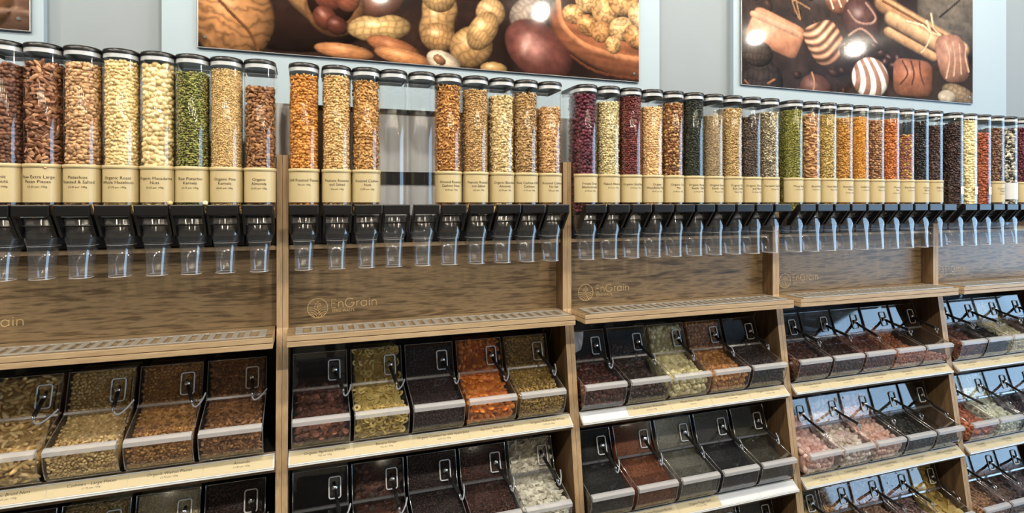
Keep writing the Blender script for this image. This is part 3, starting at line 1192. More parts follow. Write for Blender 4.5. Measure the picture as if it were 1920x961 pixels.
def pieces_mesh(name, parts, core, mat):
    """joins scattered pieces and the solid heap behind them into one mesh"""
    Vs, Fs, b = [], [], 0
    for tv, tf, R, sc, c in parts:
        n = len(c)
        V = np.einsum('nij,vj->nvi', R, tv) * sc[:, None, None] + c[:, None, :]
        F = tf[None] + (np.arange(n) * len(tv))[:, None, None] + b
        Vs.append(V.reshape(-1, 3)); Fs.append(F.reshape(-1, 3))
        b += n * len(tv)
    cv, cf = core
    tri = []
    for f in cf:
        for i in range(1, len(f) - 1):
            tri.append((f[0] + b, f[i] + b, f[i + 1] + b))
    Vs.append(np.array(cv, float)); Fs.append(np.array(tri))
    return mesh_np(name, np.concatenate(Vs), np.concatenate(Fs), mat)


_single_me = {}


def singles(name, label, cat, group, parts, mat, origin):
    """every piece an object of its own, sharing one mesh"""
    for tv, tf, R, sc, c in parts:
        key = (name, len(tv), mat.name)
        if key not in _single_me:
            _single_me[key] = mesh_np(name, tv, tf, mat)
        me = _single_me[key]
        for i in range(len(c)):
            o = obj(name, me)
            mw = np.eye(4)
            mw[:3, :3] = R[i] * sc[i]
            mw[:3, 3] = c[i] + np.array(origin)
            o.matrix_world = Matrix(mw.tolist())
            tag(o, label, cat, group)


# ------------------------------------------------------------------ gravity dispensers
TUBE_R, TUBE_YC, TUBE_YB = 0.0455, -0.023, 0.090
TZ = 1.51                       # top of the ledge the tubes stand on


def ring_xyz(r, z, inset=0.0, yb=TUBE_YB, n=14):
    return [(x, y, z - TZ) for x, y in stadium(r, TUBE_YC, yb, inset, n)]


hop = MB()
hop.loft([ring_xyz(TUBE_R, 1.60), ring_xyz(TUBE_R, 2.080)], close=True)
hopper_me = hop.mesh('hopper', 'clear')
lid = MB()
lid.loft([ring_xyz(0.0468, 2.0785, yb=TUBE_YB + 0.002, n=20), ring_xyz(0.0472, 2.081, yb=TUBE_YB + 0.002, n=20), ring_xyz(0.0472, 2.086, yb=TUBE_YB + 0.002, n=20),
          ring_xyz(0.0455, 2.091, yb=TUBE_YB, n=20), ring_xyz(0.040, 2.093, yb=TUBE_YB - 0.006, n=20)], cap0=True, cap1=True)
lid_me = lid.mesh('lid', 'black')
lr = MB()
lr.loft([ring_xyz(0.0449, 2.066), ring_xyz(0.0449, 2.0778)], close=True)
ring_me = lr.mesh('seal_ring', 'lid_ring')
lev = MB()
lev.bevel_box(-0.043, 0.043, -0.112, -0.098, 1.611 - TZ, 1.643 - TZ, 0.003)
for s in (-1, 1):
    x0, x1 = (s * 0.0435, s * 0.0365) if s < 0 else (s * 0.0365, s * 0.0435)
    lev.prism_x([(-0.108, 1.640 - TZ), (-0.098, 1.643 - TZ), (-0.040, 1.572 - TZ), (-0.036, 1.550 - TZ), (-0.058, 1.552 - TZ), (-0.106, 1.612 - TZ)], x0, x1)
lever_me = lev.mesh('lever', 'black')
ax = MB(); ax.tube([(-0.044, -0.062, 1.583 - TZ), (0.044, -0.062, 1.583 - TZ)], 0.0032, 8)
axle_me = ax.mesh('axle', 'black')
blk = MB()
blk.bevel_box(-0.046, 0.046, 0.03, 0.088, 0.0, 0.095, 0.003)
block_me = blk.mesh('base_block', 'black')


def rrect(w, y0, y1, z, rc=0.012, n=5):
    pts = []
    hw = w / 2
    for cx, cy, a in ((hw - rc, y1 - rc, 0), (-hw + rc, y1 - rc, 90), (-hw + rc, y0 + rc, 180), (hw - rc, y0 + rc, 270)):
        for i in range(n + 1):
            t = math.radians(a + 90 * i / n)
            pts.append((cx + rc * math.cos(t), cy + rc * math.sin(t), z - TZ))
    return pts


sp = MB()
sp.loft([rrect(0.084, -0.058, 0.03, 1.602, 0.028), rrect(0.084, -0.062, 0.03, 1.566, 0.028), rrect(0.080, -0.064, 0.03, 1.545, 0.028), rrect(0.066, -0.064, 0.026, 1.526, 0.026),
         rrect(0.060, -0.066, 0.012, 1.508, 0.024), rrect(0.055, -0.068, 0.004, 1.472, 0.024), rrect(0.053, -0.070, 0.0, 1.436, 0.024)])
spout_me = sp.mesh('spout', 'clear_spout')
spl = MB()
spl.tube(rrect(0.053, -0.070, 0.0, 1.436, 0.024), 0.0011, 6, closed=True)
lip_me = spl.mesh('spout_rim', 'frost')
spl = MB()
spl.tube(rrect(0.067, -0.064, 0.026, 1.527, 0.026), 0.0009, 6, closed=True)
lip2_me = spl.mesh('spout_shoulder', 'frost')

wh = MB()
a8 = [2 * PI * i / 16 for i in range(16)]
wh.loft([[(-0.034, -0.018 + 0.03 * math.cos(t), 1.575 - TZ + 0.03 * math.sin(t)) for t in a8], [(0.034, -0.018 + 0.03 * math.cos(t), 1.575 - TZ + 0.03 * math.sin(t)) for t in a8]], cap0=True, cap1=True)
wheel_me = wh.mesh('metering_wheel', plain('brown_wheel', (46, 38, 32), 0.5, noise=0.3, nscale=60))


def tube_label(parent, lines_, kind='kraft'):
    """card wrapped round the front of the tube with printed lettering"""
    mb = MB()
    r = TUBE_R + 0.0012
    def P(s, z, h=0.0):
        a = s / r
        return ((r + h) * math.sin(a), TUBE_YC - (r + h) * math.cos(a), z - TZ)
    half = r * math.radians(88)
    if kind == 'kraft':
        z0, z1 = 1.650, 1.757
        n = 18
        for h, flip in ((0.0, False),):
            rows = [[P(-half + 2 * half * i / n, z, h) for i in range(n + 1)] for z in (z0, z1)]
            mb.loft(rows, 0, True, close=False)
        # folded-over top edge of the holder
        rows = [[P(-half + 2 * half * i / n, z, hh) for i in range(n + 1)] for z, hh in ((z1 - 0.011, 0.0002), (z1 - 0.0105, 0.0016), (z1 - 0.001, 0.0016), (z1, 0.0))]
        mb.loft(rows, 0, True, close=False)
        zc, sz = 1.716, 0.0122
    else:
        z0, z1 = (1.69, 1.728) if kind == 'tag' else (1.665, 1.75)
        h0, h1 = (-0.008, 0.045) if kind == 'tag' else (-half * 0.8, half * 0.8)
        rows = [[P(h0 + (h1 - h0) * i / 10, z) for i in range(11)] for z in (z0, z1)]
        mb.loft(rows, 0, True, close=False)
        zc, sz = 1.715, 0.006
    x_off = 0.0 if kind != 'tag' else 0.018
    for k, tx in enumerate(lines_):
        last = k == len(lines_) - 1
        s = sz * (0.62 if last else 1.0)
        v, f = text_geo(tx, s)
        if not v:
            continue
        wmax = max(abs(a) for a, _ in v)
        sc = min(1.0, half * 0.86 / max(wmax, 1e-6)) if kind == 'kraft' else min(1.0, 0.022 / max(wmax, 1e-6))
        mb.add([P(x_off + a * sc, zc + b_, 0.0006) for a, b_ in v], f, 1)
        zc -= 0.0128 if not last else 0.01
    return mb.build('label_card', ['card' if kind == 'kraft' else 'card_white', 'ink'], parent)


BROWN = [(112, 62, 38), (142, 84, 52), (162, 100, 64)]
ALMOND = [(126, 82, 50), (154, 106, 66), (176, 130, 86)]
TAN = [(196, 150, 92), (216, 172, 112), (228, 190, 134)]
CREAM = [(226, 196, 134), (238, 212, 156), (246, 226, 178)]
GREEN = [(74, 78, 40), (132, 138, 66), (170, 168, 92), (110, 92, 58)]
P_ = '\u00a3'
# description, piece shape, piece length (m), colours, gap below the lid, label lines
TUBES = [
    [
        ('dark reddish brown hazelnuts', 'nut', 0.0150, [(84, 52, 38), (112, 72, 52), (130, 88, 64)], 0.06, ['Organic', 'Hazelnuts', P_ + '2.25 per 100g']),
        ('long red brown pecan pieces', 'pecan', 0.0270, [(118, 74, 50), (154, 104, 72), (196, 150, 112)], 0.05, ['Raw Extra Large', 'Pecan Pieces', P_ + '3.05 per 100g']),
        ('pinkish tan shelled pistachios', 'bean', 0.0165, [(168, 124, 84), (202, 160, 114), (218, 180, 136)], 0.045, ['Pistachios', 'Roasted & Salted', P_ + '3.20 per 100g']),
        ('pale cream blanched hazelnuts', 'nut', 0.0135, [(222, 190, 126), (236, 208, 148), (244, 222, 170)], 0.03, ['Organic Roast', 'Whole Hazelnuts', P_ + '3.25 per 100g']),
        ('round cream macadamia nuts', 'ball', 0.0182, CREAM, 0.032, ['Organic Macadamia', 'Nuts', P_ + '4.25 per 100g']),
        ('mottled green pistachio kernels', 'seed', 0.0135, GREEN, 0.05, ['Raw Pistachio', 'Kernels', P_ + '3.75 per 100g']),
        ('fine beige pine kernels', 'seed', 0.0090, [(206, 168, 106), (222, 188, 128), (234, 206, 150)], 0.035, ['Organic Pine', 'Kernels', P_ + '5.05 per 100g']),
        ('brown skinned whole almonds', 'almond', 0.0185, ALMOND, 0.08, ['Organic', 'Almonds', P_ + '2.05 per 100g']),
    ],
    [
        ('orange chilli roasted peanuts', 'bean', 0.0140, [(176, 108, 36), (206, 138, 56), (220, 160, 84)], 0.035, ['Chilli Roasted Peanuts', '70p per 100g']),
        ('pale golden salted peanuts', 'bean', 0.0130, [(200, 156, 92), (222, 184, 122), (234, 202, 146)], 0.03, ['Peanuts Roasted', 'and Salted', '65p per 100g']),
        ('golden brown roasted cashews', 'cashew', 0.0180, [(168, 116, 56), (194, 144, 80), (212, 168, 106)], 0.04, ['Roasted Cashew', 'Nuts', P_ + '2.05 per 100g']),
        None, None,
        ('orange tan smoked cashews', 'cashew', 0.0180, [(170, 112, 50), (198, 140, 74), (220, 168, 104)], 0.035, ['Almond Roasted', 'Cashew Nuts', '', P_ + '2.05 per 100g']),
        ('dull tan unsalted peanuts', 'bean', 0.0120, [(166, 128, 76), (190, 152, 98), (206, 170, 118)], 0.045, ['Peanuts Roasted', 'not Salted', '65p per 100g']),
        ('pale beige blanched almonds', 'almond', 0.0165, [(202, 172, 114), (222, 196, 142), (232, 210, 162)], 0.06, ['Organic Blanched', 'Almonds', P_ + '2.75 per 100g']),
        ('greyish tan raw cashews', 'cashew', 0.0165, [(158, 122, 74), (186, 150, 98), (204, 170, 120)], 0.045, ['Raw Cashew & Nut', 'Cashews', P_ + '1.95 per 100g']),
        ('light tan unsalted cashews', 'cashew', 0.0165, [(176, 130, 76), (202, 158, 104), (220, 180, 130)], 0.09, ['Roasted Cashews', 'No Salt', '99p per 100g']),
    ],
    [
        ('dark purple dried berries', 'ball', 0.0165, [(66, 22, 36), (92, 34, 50), (112, 50, 66)], 0.02, ['Freeze Dried', 'Blackcurrants', P_ + '5.05 per 100g']),
        ('pale yellow cream almond flakes', 'flake', 0.0125, [(214, 196, 142), (228, 212, 160), (238, 224, 178)], 0.055, ['Flaked Almonds', P_ + '1.65 per 100g']),
        ('deep red goji berries', 'bean', 0.0135, [(86, 34, 34), (108, 46, 44), (128, 62, 58)], 0.02, ['Organic Goji Berries', P_ + '3.05 per 100g']),
        ('peach beige nut pieces', 'chunk', 0.0110, [(214, 168, 110), (228, 188, 134), (238, 204, 154)], 0.065, ['Organic', 'Macadamia Pieces', P_ + '3.65 per 100g']),
        ('brown and cream trail mix', 'chunk', 0.0150, [(92, 54, 34), (126, 78, 46), (226, 186, 120), (150, 92, 52), (78, 46, 32)], 0.045, ['Organic Trail', 'Mix', P_ + '1.85 per 100g']),
        ('very dark green seeds', 'seed', 0.0130, [(36, 42, 32), (48, 54, 42), (64, 68, 54)], 0.02, ['Organic Pumpkin', 'Seeds - Dark', P_ + '1.95 per 100g']),
        ('fine grey beige seeds', 'seed', 0.0085, [(160, 138, 102), (178, 156, 120), (192, 172, 138)], 0.085, ['Organic Sesame', 'Seeds - Long', '79p per 100g']),
        ('golden beige puffed grains', 'seed', 0.0125, [(178, 146, 92), (198, 166, 112), (212, 184, 132)], 0.05, ['Organic Oats', 'East Seeds', '75p per 100g']),
        ('dark grey brown seed mix', 'chunk', 0.0120, [(54, 44, 40), (78, 66, 58), (120, 104, 90), (46, 36, 34)], 0.08, ['Organic Mix Seeds', 'and Nuts', P_ + '1.65 per 100g']),
        ('striped grey cream sunflower seeds', 'seed', 0.0140, [(210, 196, 164), (90, 80, 66), (190, 174, 138), (228, 216, 188)], 0.055, ['Pumpkin Sunflower', '99p per 100g']),
    ],
    [
        ('olive green pumpkin seeds', 'seed', 0.0130, [(112, 112, 44), (136, 134, 58), (156, 152, 78)], 0.04, ['Mung Seeds', P_ + '1.05 per 100g']),
        ('large tan brazil nuts', 'brazil', 0.0300, [(160, 108, 62), (192, 142, 92), (214, 172, 124)], 0.055, ['Brazil Nuts', P_ + '2.05 per 100g']),
        ('yellow tan mixed seeds', 'chunk', 0.0120, [(166, 138, 70), (192, 164, 96), (208, 184, 120)], 0.05, ['Nice Nut Mix', '99p per 100g']),
        ('golden brown coated peanuts', 'bean', 0.0135, [(170, 116, 42), (192, 138, 60), (208, 158, 84)], 0.06, ['Roasted Corn', 'Mixes', P_ + '1.15 per 100g']),
        ('bright amber snack sticks', 'stick', 0.0210, [(206, 140, 44), (222, 160, 60), (232, 178, 86)], 0.05, ['Indian Corn', P_ + '1.20 per 100g']),
        ('brown speckled rice crackers', 'nut', 0.0140, [(118, 78, 52), (156, 110, 74), (196, 156, 112)], 0.06, ['Chilli Mix', '99p per 100g']),
        ('fiery orange rice crackers', 'bean', 0.0160, [(172, 90, 42), (194, 114, 56), (212, 138, 78)], 0.05, ['Oriental', 'Mix', P_ + '1.05 per 100g']),
        ('multicoloured sugar shelled sweets', 'nut', 0.0140, [(198, 154, 62), (136, 80, 106), (176, 98, 60), (204, 182, 84), (112, 76, 68), (184, 122, 68)], 0.12, ['Rainbow Beans', P_ + '1.65 per 100g']),
        ('glossy black drops', 'chunk', 0.0150, [(26, 22, 22), (36, 32, 30), (48, 42, 40)], 0.05, ['Organic', 'Blacks', P_ + '1.45 per 100g']),
        ('dark brown chocolate lumps', 'chunk', 0.0170, [(52, 34, 30), (68, 46, 40), (84, 60, 52)], 0.07, ['Milk Choc', P_ + '1.85 per 100g']),
    ],
    [
        ('dark chocolate coated beans', 'bean', 0.0180, [(44, 28, 26), (60, 40, 36), (74, 52, 46)], 0.05, ['Dark Choc', P_ + '1.95 per 100g']),
        ('cream yoghurt coated nuts', 'nut', 0.0170, [(226, 208, 150), (236, 220, 168), (242, 230, 186)], 0.03, ['Yoghurt', P_ + '1.95 per 100g']),
        ('russet coated almonds', 'bean', 0.0200, [(136, 66, 42), (160, 84, 54), (178, 104, 72)], 0.09, ['Choc Almonds', P_ + '1.95 per 100g']),
        ('dull brown cocoa nuts', 'almond', 0.0210, [(102, 72, 54), (124, 92, 72), (142, 110, 88)], 0.06, ['Cocoa Nuts', 'Organic', P_ + '2.05 per 100g']),
        ('black and white mints', 'nut', 0.0180, [(30, 24, 24), (232, 226, 206), (38, 30, 30), (34, 28, 28)], 0.06, ['Mint', P_ + '1.45 per 100g']),
        ('dark crimson berries', 'bean', 0.0170, [(78, 28, 40), (98, 40, 52), (112, 54, 64)], 0.05, ['Berries', P_ + '2.05 per 100g']),
    ],
]
TUBE_X = [
    [0.293, 0.382, 0.475, 0.570, 0.664, 0.755, 0.848, 0.9435],
    [0.0655, 0.166, 0.2605, 0.350, 0.448, 0.541, 0.639, 0.737, 0.829, 0.924],
    [0.065 + 0.0973 * i for i in range(10)],
    [0.065 + 0.0978 * i for i in range(10)],
    [0.083 + 0.103 * i for i in range(6)],
]
LABEL_KIND = {(4, 0): 'tag', (4, 1): 'tag', (4, 2): 'tag', (4, 4): 'sheet'}


def tube_outline(inset):
    return [(x, y) for x, y in stadium(TUBE_R, TUBE_YC, 0.045, inset)]


for k in range(5):
    for i, (rx, spec) in enumerate(zip(TUBE_X[k], TUBES[k])):
        X = X0S[k] + rx
        t = empty('gravity_dispenser', (X, 0, TZ))
        where = f'{ORD[i]} in the {BAYS[k]} bay'
        if spec is None:
            tag(t, f'empty clear dispenser tube without a card, {where}', 'dispenser', 'gravity dispensers along the wall')
        else:
            tag(t, f'clear dispenser tube of {spec[0]}, {where}', 'dispenser', 'gravity dispensers along the wall')
        obj('hopper', hopper_me, t)
        l = obj('lid', lid_me, t)
        obj('seal_ring', ring_me, l)
        lv = obj('lever', lever_me, t)
        obj('axle', axle_me, lv)
        obj('base_block', block_me, t)
        so = obj('spout', spout_me, t)
        obj('spout_rim', lip_me, so)
        obj('spout_shoulder', lip2_me, so)
        if spec is None:
            continue
        obj('metering_wheel', wheel_me, t)
        desc, shape, size, pal, gap, lines_ = spec
        kind = LABEL_KIND.get((k, i), 'kraft')
        tube_label(t, lines_ if kind != 'sheet' else [], kind)
        # contents
        top = 2.064 - max(0.004, gap - 0.026)
        z0 = 1.615
        lod = 2 if (k < 2 and size > 0.0135) or size > 0.025 else 1
        out = tube_outline(0.0022)
        far = k >= 2
        s = size * {'ball': 0.86, 'nut': 0.8, 'bean': 0.66, 'almond': 0.62, 'pecan': 0.5, 'brazil': 0.52, 'cashew': 0.66, 'seed': 0.56, 'flake': 0.66, 'shred': 0.5, 'stick': 0.45, 'chunk': 0.72}.get(shape, 0.7)
        _, _, L = polyline_at(out, np.array([0.0]))
        U, V = grid2(L, top - z0, s)
        # the wrapped card hides what lies behind it: keep pieces where the wall is bare
        zz = z0 + V * (top - z0)
        keep = np.ones(len(U), bool)
        p2, d2, _ = polyline_at(out, U)
        keep = p2[:, 1] < (0.022 if i not in (0, 9) else 0.05)
        if kind == 'kraft':
            keep &= ~((zz > 1.662) & (zz < 1.745) & (p2[:, 1] < TUBE_YC))
        U, zz, p2, d2 = U[keep], zz[keep], p2[keep], d2[keep]
        N = np.stack([d2[:, 1], -d2[:, 0], 0 * d2[:, 0]], 1)
        ctr = np.array([0, 0.02, 0])
        sgn = np.sign(np.sum(N[:, :2] * (p2 - ctr[:2]), 1))
        N *= sgn[:, None]
        Pos = np.stack([p2[:, 0], p2[:, 1], zz - TZ], 1)
        tilt = {'ball': 0.8, 'nut': 0.6, 'pecan': 0.45, 'seed': 0.5, 'flake': 0.5}.get(shape, 0.4)
        parts = [bake(shape, lod, Pos, N, size, tilt)]
        # heaped top surface
        nt = max(6, int(0.092 * 0.1 / (s * s)))
        tx = rng.uniform(-TUBE_R * 0.86, TUBE_R * 0.86, nt)
        ty = rng.uniform(TUBE_YC - TUBE_R * 0.6, 0.042, nt)
        ok = (ty > TUBE_YC) | (tx ** 2 + (ty - TUBE_YC) ** 2 < (TUBE_R * 0.86) ** 2)
        tx, ty = tx[ok], ty[ok]
        TP = np.stack([tx, ty, np.full(len(tx), top - TZ) + rng.uniform(-0.3, 0.25, len(tx)) * size], 1)
        parts.append(bake(shape, lod, TP, np.tile([0, 0, 1.0], (len(tx), 1)), size, 0.6, 0.1))
        ins = min(0.012, size * 0.55) + 0.002
        co = tube_outline(ins)
        n = len(co)
        cv = [(x, y, z0 - TZ) for x, y in co] + [(x, y, top - TZ - size * 0.4) for x, y in co]
        cf = [(a, (a + 1) % n, n + (a + 1) % n, n + a) for a in range(n)] + [tuple(range(n, 2 * n))]
        rough = 0.32 if k == 4 or (k == 3 and i >= 7) else 0.5
        single = (k, i) == (0, 4)
        if single:
            tv_, tf_, R_, sc_, c_ = parts[0]
            vis = (c_[:, 1] < TUBE_YC + 0.012) & (c_[:, 0] > -TUBE_R * 0.9)
            rest = [(tv_, tf_, R_[~vis], sc_[~vis], c_[~vis]), parts[1]]
            parts = [(tv_, tf_, R_[vis][:290], sc_[vis][:290], c_[vis][:290])]
            singles('macadamia_nut', 'round cream macadamia nut in the fifth tube of the almond bay', 'nut', 'macadamia nuts in a dispenser tube', parts, product_mat(pal, 0.45, single=True, var=0.12), (X, 0, TZ))
            core_parts = rest
        else:
            core_parts = parts
        me = pieces_mesh('dispenser_contents', core_parts, (cv, cf), product_mat(pal, rough))
        nm = 'nut_filling' if not single else 'macadamia_heap'
        c = obj('dispenser_contents', me, None, (X, 0, TZ))
        tag(c, f'{desc} filling the {ORD[i]} dispenser tube of the {BAYS[k]} bay', 'dry food', 'dispenser contents', 'stuff')

# ------------------------------------------------------------------ scoop bins
BW = 0.176
# wall profile of a bin in (y, z), z from the shelf
FRONT = [(-0.068, 0.004), (-0.082, 0.016), (-0.094, 0.040), (-0.102, 0.068), (-0.106, 0.094)]
HINGE = (0.050, 0.147)
TOPF = (0.088, 0.262)


def bin_body():
    b = MB()
    outline = FRONT + [HINGE, TOPF, (0.235, 0.268), (0.235, 0.004)]
    n = len(outline)
    for x in (0.0, BW):
        b.add([(x, y, z) for y, z in outline], [tuple(range(n))], 0)
    b.prism_x(FRONT, 0, BW, caps=False, closed=False, smooth=True)
    b.prism_x([HINGE, TOPF, (0.235, 0.268), (0.235, 0.004), FRONT[0]], 0, BW, caps=False, closed=False)
    return b.mesh('bin_body', 'clear_bin')


body_me = bin_body()
ld = MB()
ld.prism_x([(-0.100, 0.1005), (0.046, 0.148), (0.0465, 0.1465), (-0.0995, 0.099)], 0.002, BW - 0.002)
flap_me = ld.mesh('flap_lid', 'clear_bin')
lp = MB()
lp.prism_x([(-0.112, 0.088), (-0.113, 0.100), (-0.102, 0.106), (-0.092, 0.106), (-0.094, 0.1025), (-0.103, 0.098), (-0.104, 0.088)], 0.003, BW - 0.003)
lipbar_me = lp.mesh('front_lip', 'frost')
hg = MB()
hg.prism_x([(0.040, 0.150), (0.044, 0.156), (0.052, 0.156), (0.054, 0.149), (0.048, 0.144)], 0.0, BW)
hinge_me = hg.mesh('hinge_bar', 'hinge')
ed = MB()
for x in (0.0012, BW - 0.0012):
    ed.tube([(x, y, z) for y, z in FRONT[1:]] + [(x, -0.098, 0.101), (x, HINGE[0], HINGE[1] + 0.002), (x, TOPF[0], TOPF[1])], 0.0016, 6)
ed.tube([(0, TOPF[0], TOPF[1]), (BW, TOPF[0], TOPF[1])], 0.0016, 6)
ed.tube([(0, FRONT[0][0], FRONT[0][1] + 0.001), (BW, FRONT[0][0], FRONT[0][1] + 0.001)], 0.0016, 6)
edge_me = ed.mesh('edge_bead', 'hinge')

# slanted panel frame: u along x, w up the panel
pu = Vector((0, TOPF[0] - HINGE[0], TOPF[1] - HINGE[1])).normalized()
pn = Vector((0, -pu.z, pu.y))          # outwards (towards -y)
PC = Vector((BW * 0.755, (HINGE[0] + TOPF[0]) / 2, (HINGE[1] + TOPF[1]) / 2)) - pu * 0.002


def panel_pt(a, b, h):
    return PC + Vector((1, 0, 0)) * a + pu * b + pn * h


def rr2(w, h, rc, n=4):
    pts = []
    for cx, cy, a in ((w / 2 - rc, h / 2 - rc, 0), (-w / 2 + rc, h / 2 - rc, 90), (-w / 2 + rc, -h / 2 + rc, 180), (w / 2 - rc, -h / 2 + rc, 270)):
        for i in range(n + 1):
            t = math.radians(a + 90 * i / n)
            pts.append((cx + rc * math.cos(t), cy + rc * math.sin(t)))
    return pts


pk = MB()
pk.tube([panel_pt(a, b, 0.0025) for a, b in rr2(0.037, 0.066, 0.007)], 0.0024, 6, closed=True)
rim_me = pk.mesh('pocket_rim', 'white_edge')
pk2 = MB()
o0 = [panel_pt(a, b, 0.001) for a, b in rr2(0.036, 0.065, 0.007)]
o1 = [panel_pt(a, b, -0.03) for a, b in rr2(0.030, 0.056, 0.006)]
pk2.loft([o0, o1], cap1=True)
pocket_me = pk2.mesh('scoop_pocket', 'pocket')

# scoop: handle rod out of the pocket, ferrule, ring and a sagging tether; origin at the pocket centre
HD = Vector((0.012, -0.097, -0.026))


def make_scoop_meshes(length, dx, dz):
    hd = Vector((dx, -length, dz))
    s = MB()
    s.tube([(0, 0.02, 0.012), (0, 0.0, 0.004), hd * 0.3, hd * 0.65, hd], [0.0052, 0.0056, 0.0056, 0.006, 0.0064], 8)
    rod = s.mesh('handle', 'blackrub')
    s = MB()
    bm = bmesh.new()
    bmesh.ops.create_uvsphere(bm, u_segments=10, v_segments=7, radius=0.0095)
    bm.verts.index_update()
    s.add([(v.co.x, v.co.y * 0.8 - 0.006, v.co.z + 0.006) for v in bm.verts], [[v.index for v in f.verts] for f in bm.faces], 0, True)
    bm.free()
    fer = s.mesh('ferrule', 'chrome')
    s = MB()
    c = hd * 1.05
    s.tube([(c.x, c.y + 0.007 * math.cos(t) - 0.003, c.z - 0.004 + 0.007 * math.sin(t)) for t in [2 * PI * i / 12 for i in range(12)]], 0.0017, 6, closed=True)
    ring = s.mesh('end_ring', 'chrome')
    s = MB()
    pts = [hd * 1.05 + Vector(q) for q in ((0, -0.003, -0.010), (0.003, -0.003, -0.018), (0.009, 0.0, -0.023), (0.019, 0.012, -0.020), (0.030, 0.030, -0.011), (0.038, 0.052, -0.001))]
    # smooth the tether
    sm = []
    for i in range(len(pts) - 1):
        for j in range(3):
            f = j / 3
            p0, p1, p2, p3 = pts[max(i - 1, 0)], pts[i], pts[i + 1], pts[min(i + 2, len(pts) - 1)]
            sm.append(0.5 * ((2 * p1) + (p2 - p0) * f + (2 * p0 - 5 * p1 + 4 * p2 - p3) * f * f + (3 * p1 - p0 - 3 * p2 + p3) * f ** 3))
    sm.append(pts[-1])
    s.tube(sm, 0.0027, 7)
    teth = s.mesh('tether', 'tether')
    return rod, fer, ring, teth


SCOOPS = [make_scoop_meshes(0.085, 0.010, -0.024), make_scoop_meshes(0.105, 0.006, -0.034), make_scoop_meshes(0.125, 0.0, -0.030)]

CHOC = [(58, 32, 24), (78, 44, 32), (96, 58, 42)]
DARK = [(26, 19, 17), (38, 28, 24), (50, 38, 33)]
PINK = [(218, 158, 146), (230, 182, 170), (238, 204, 194)]
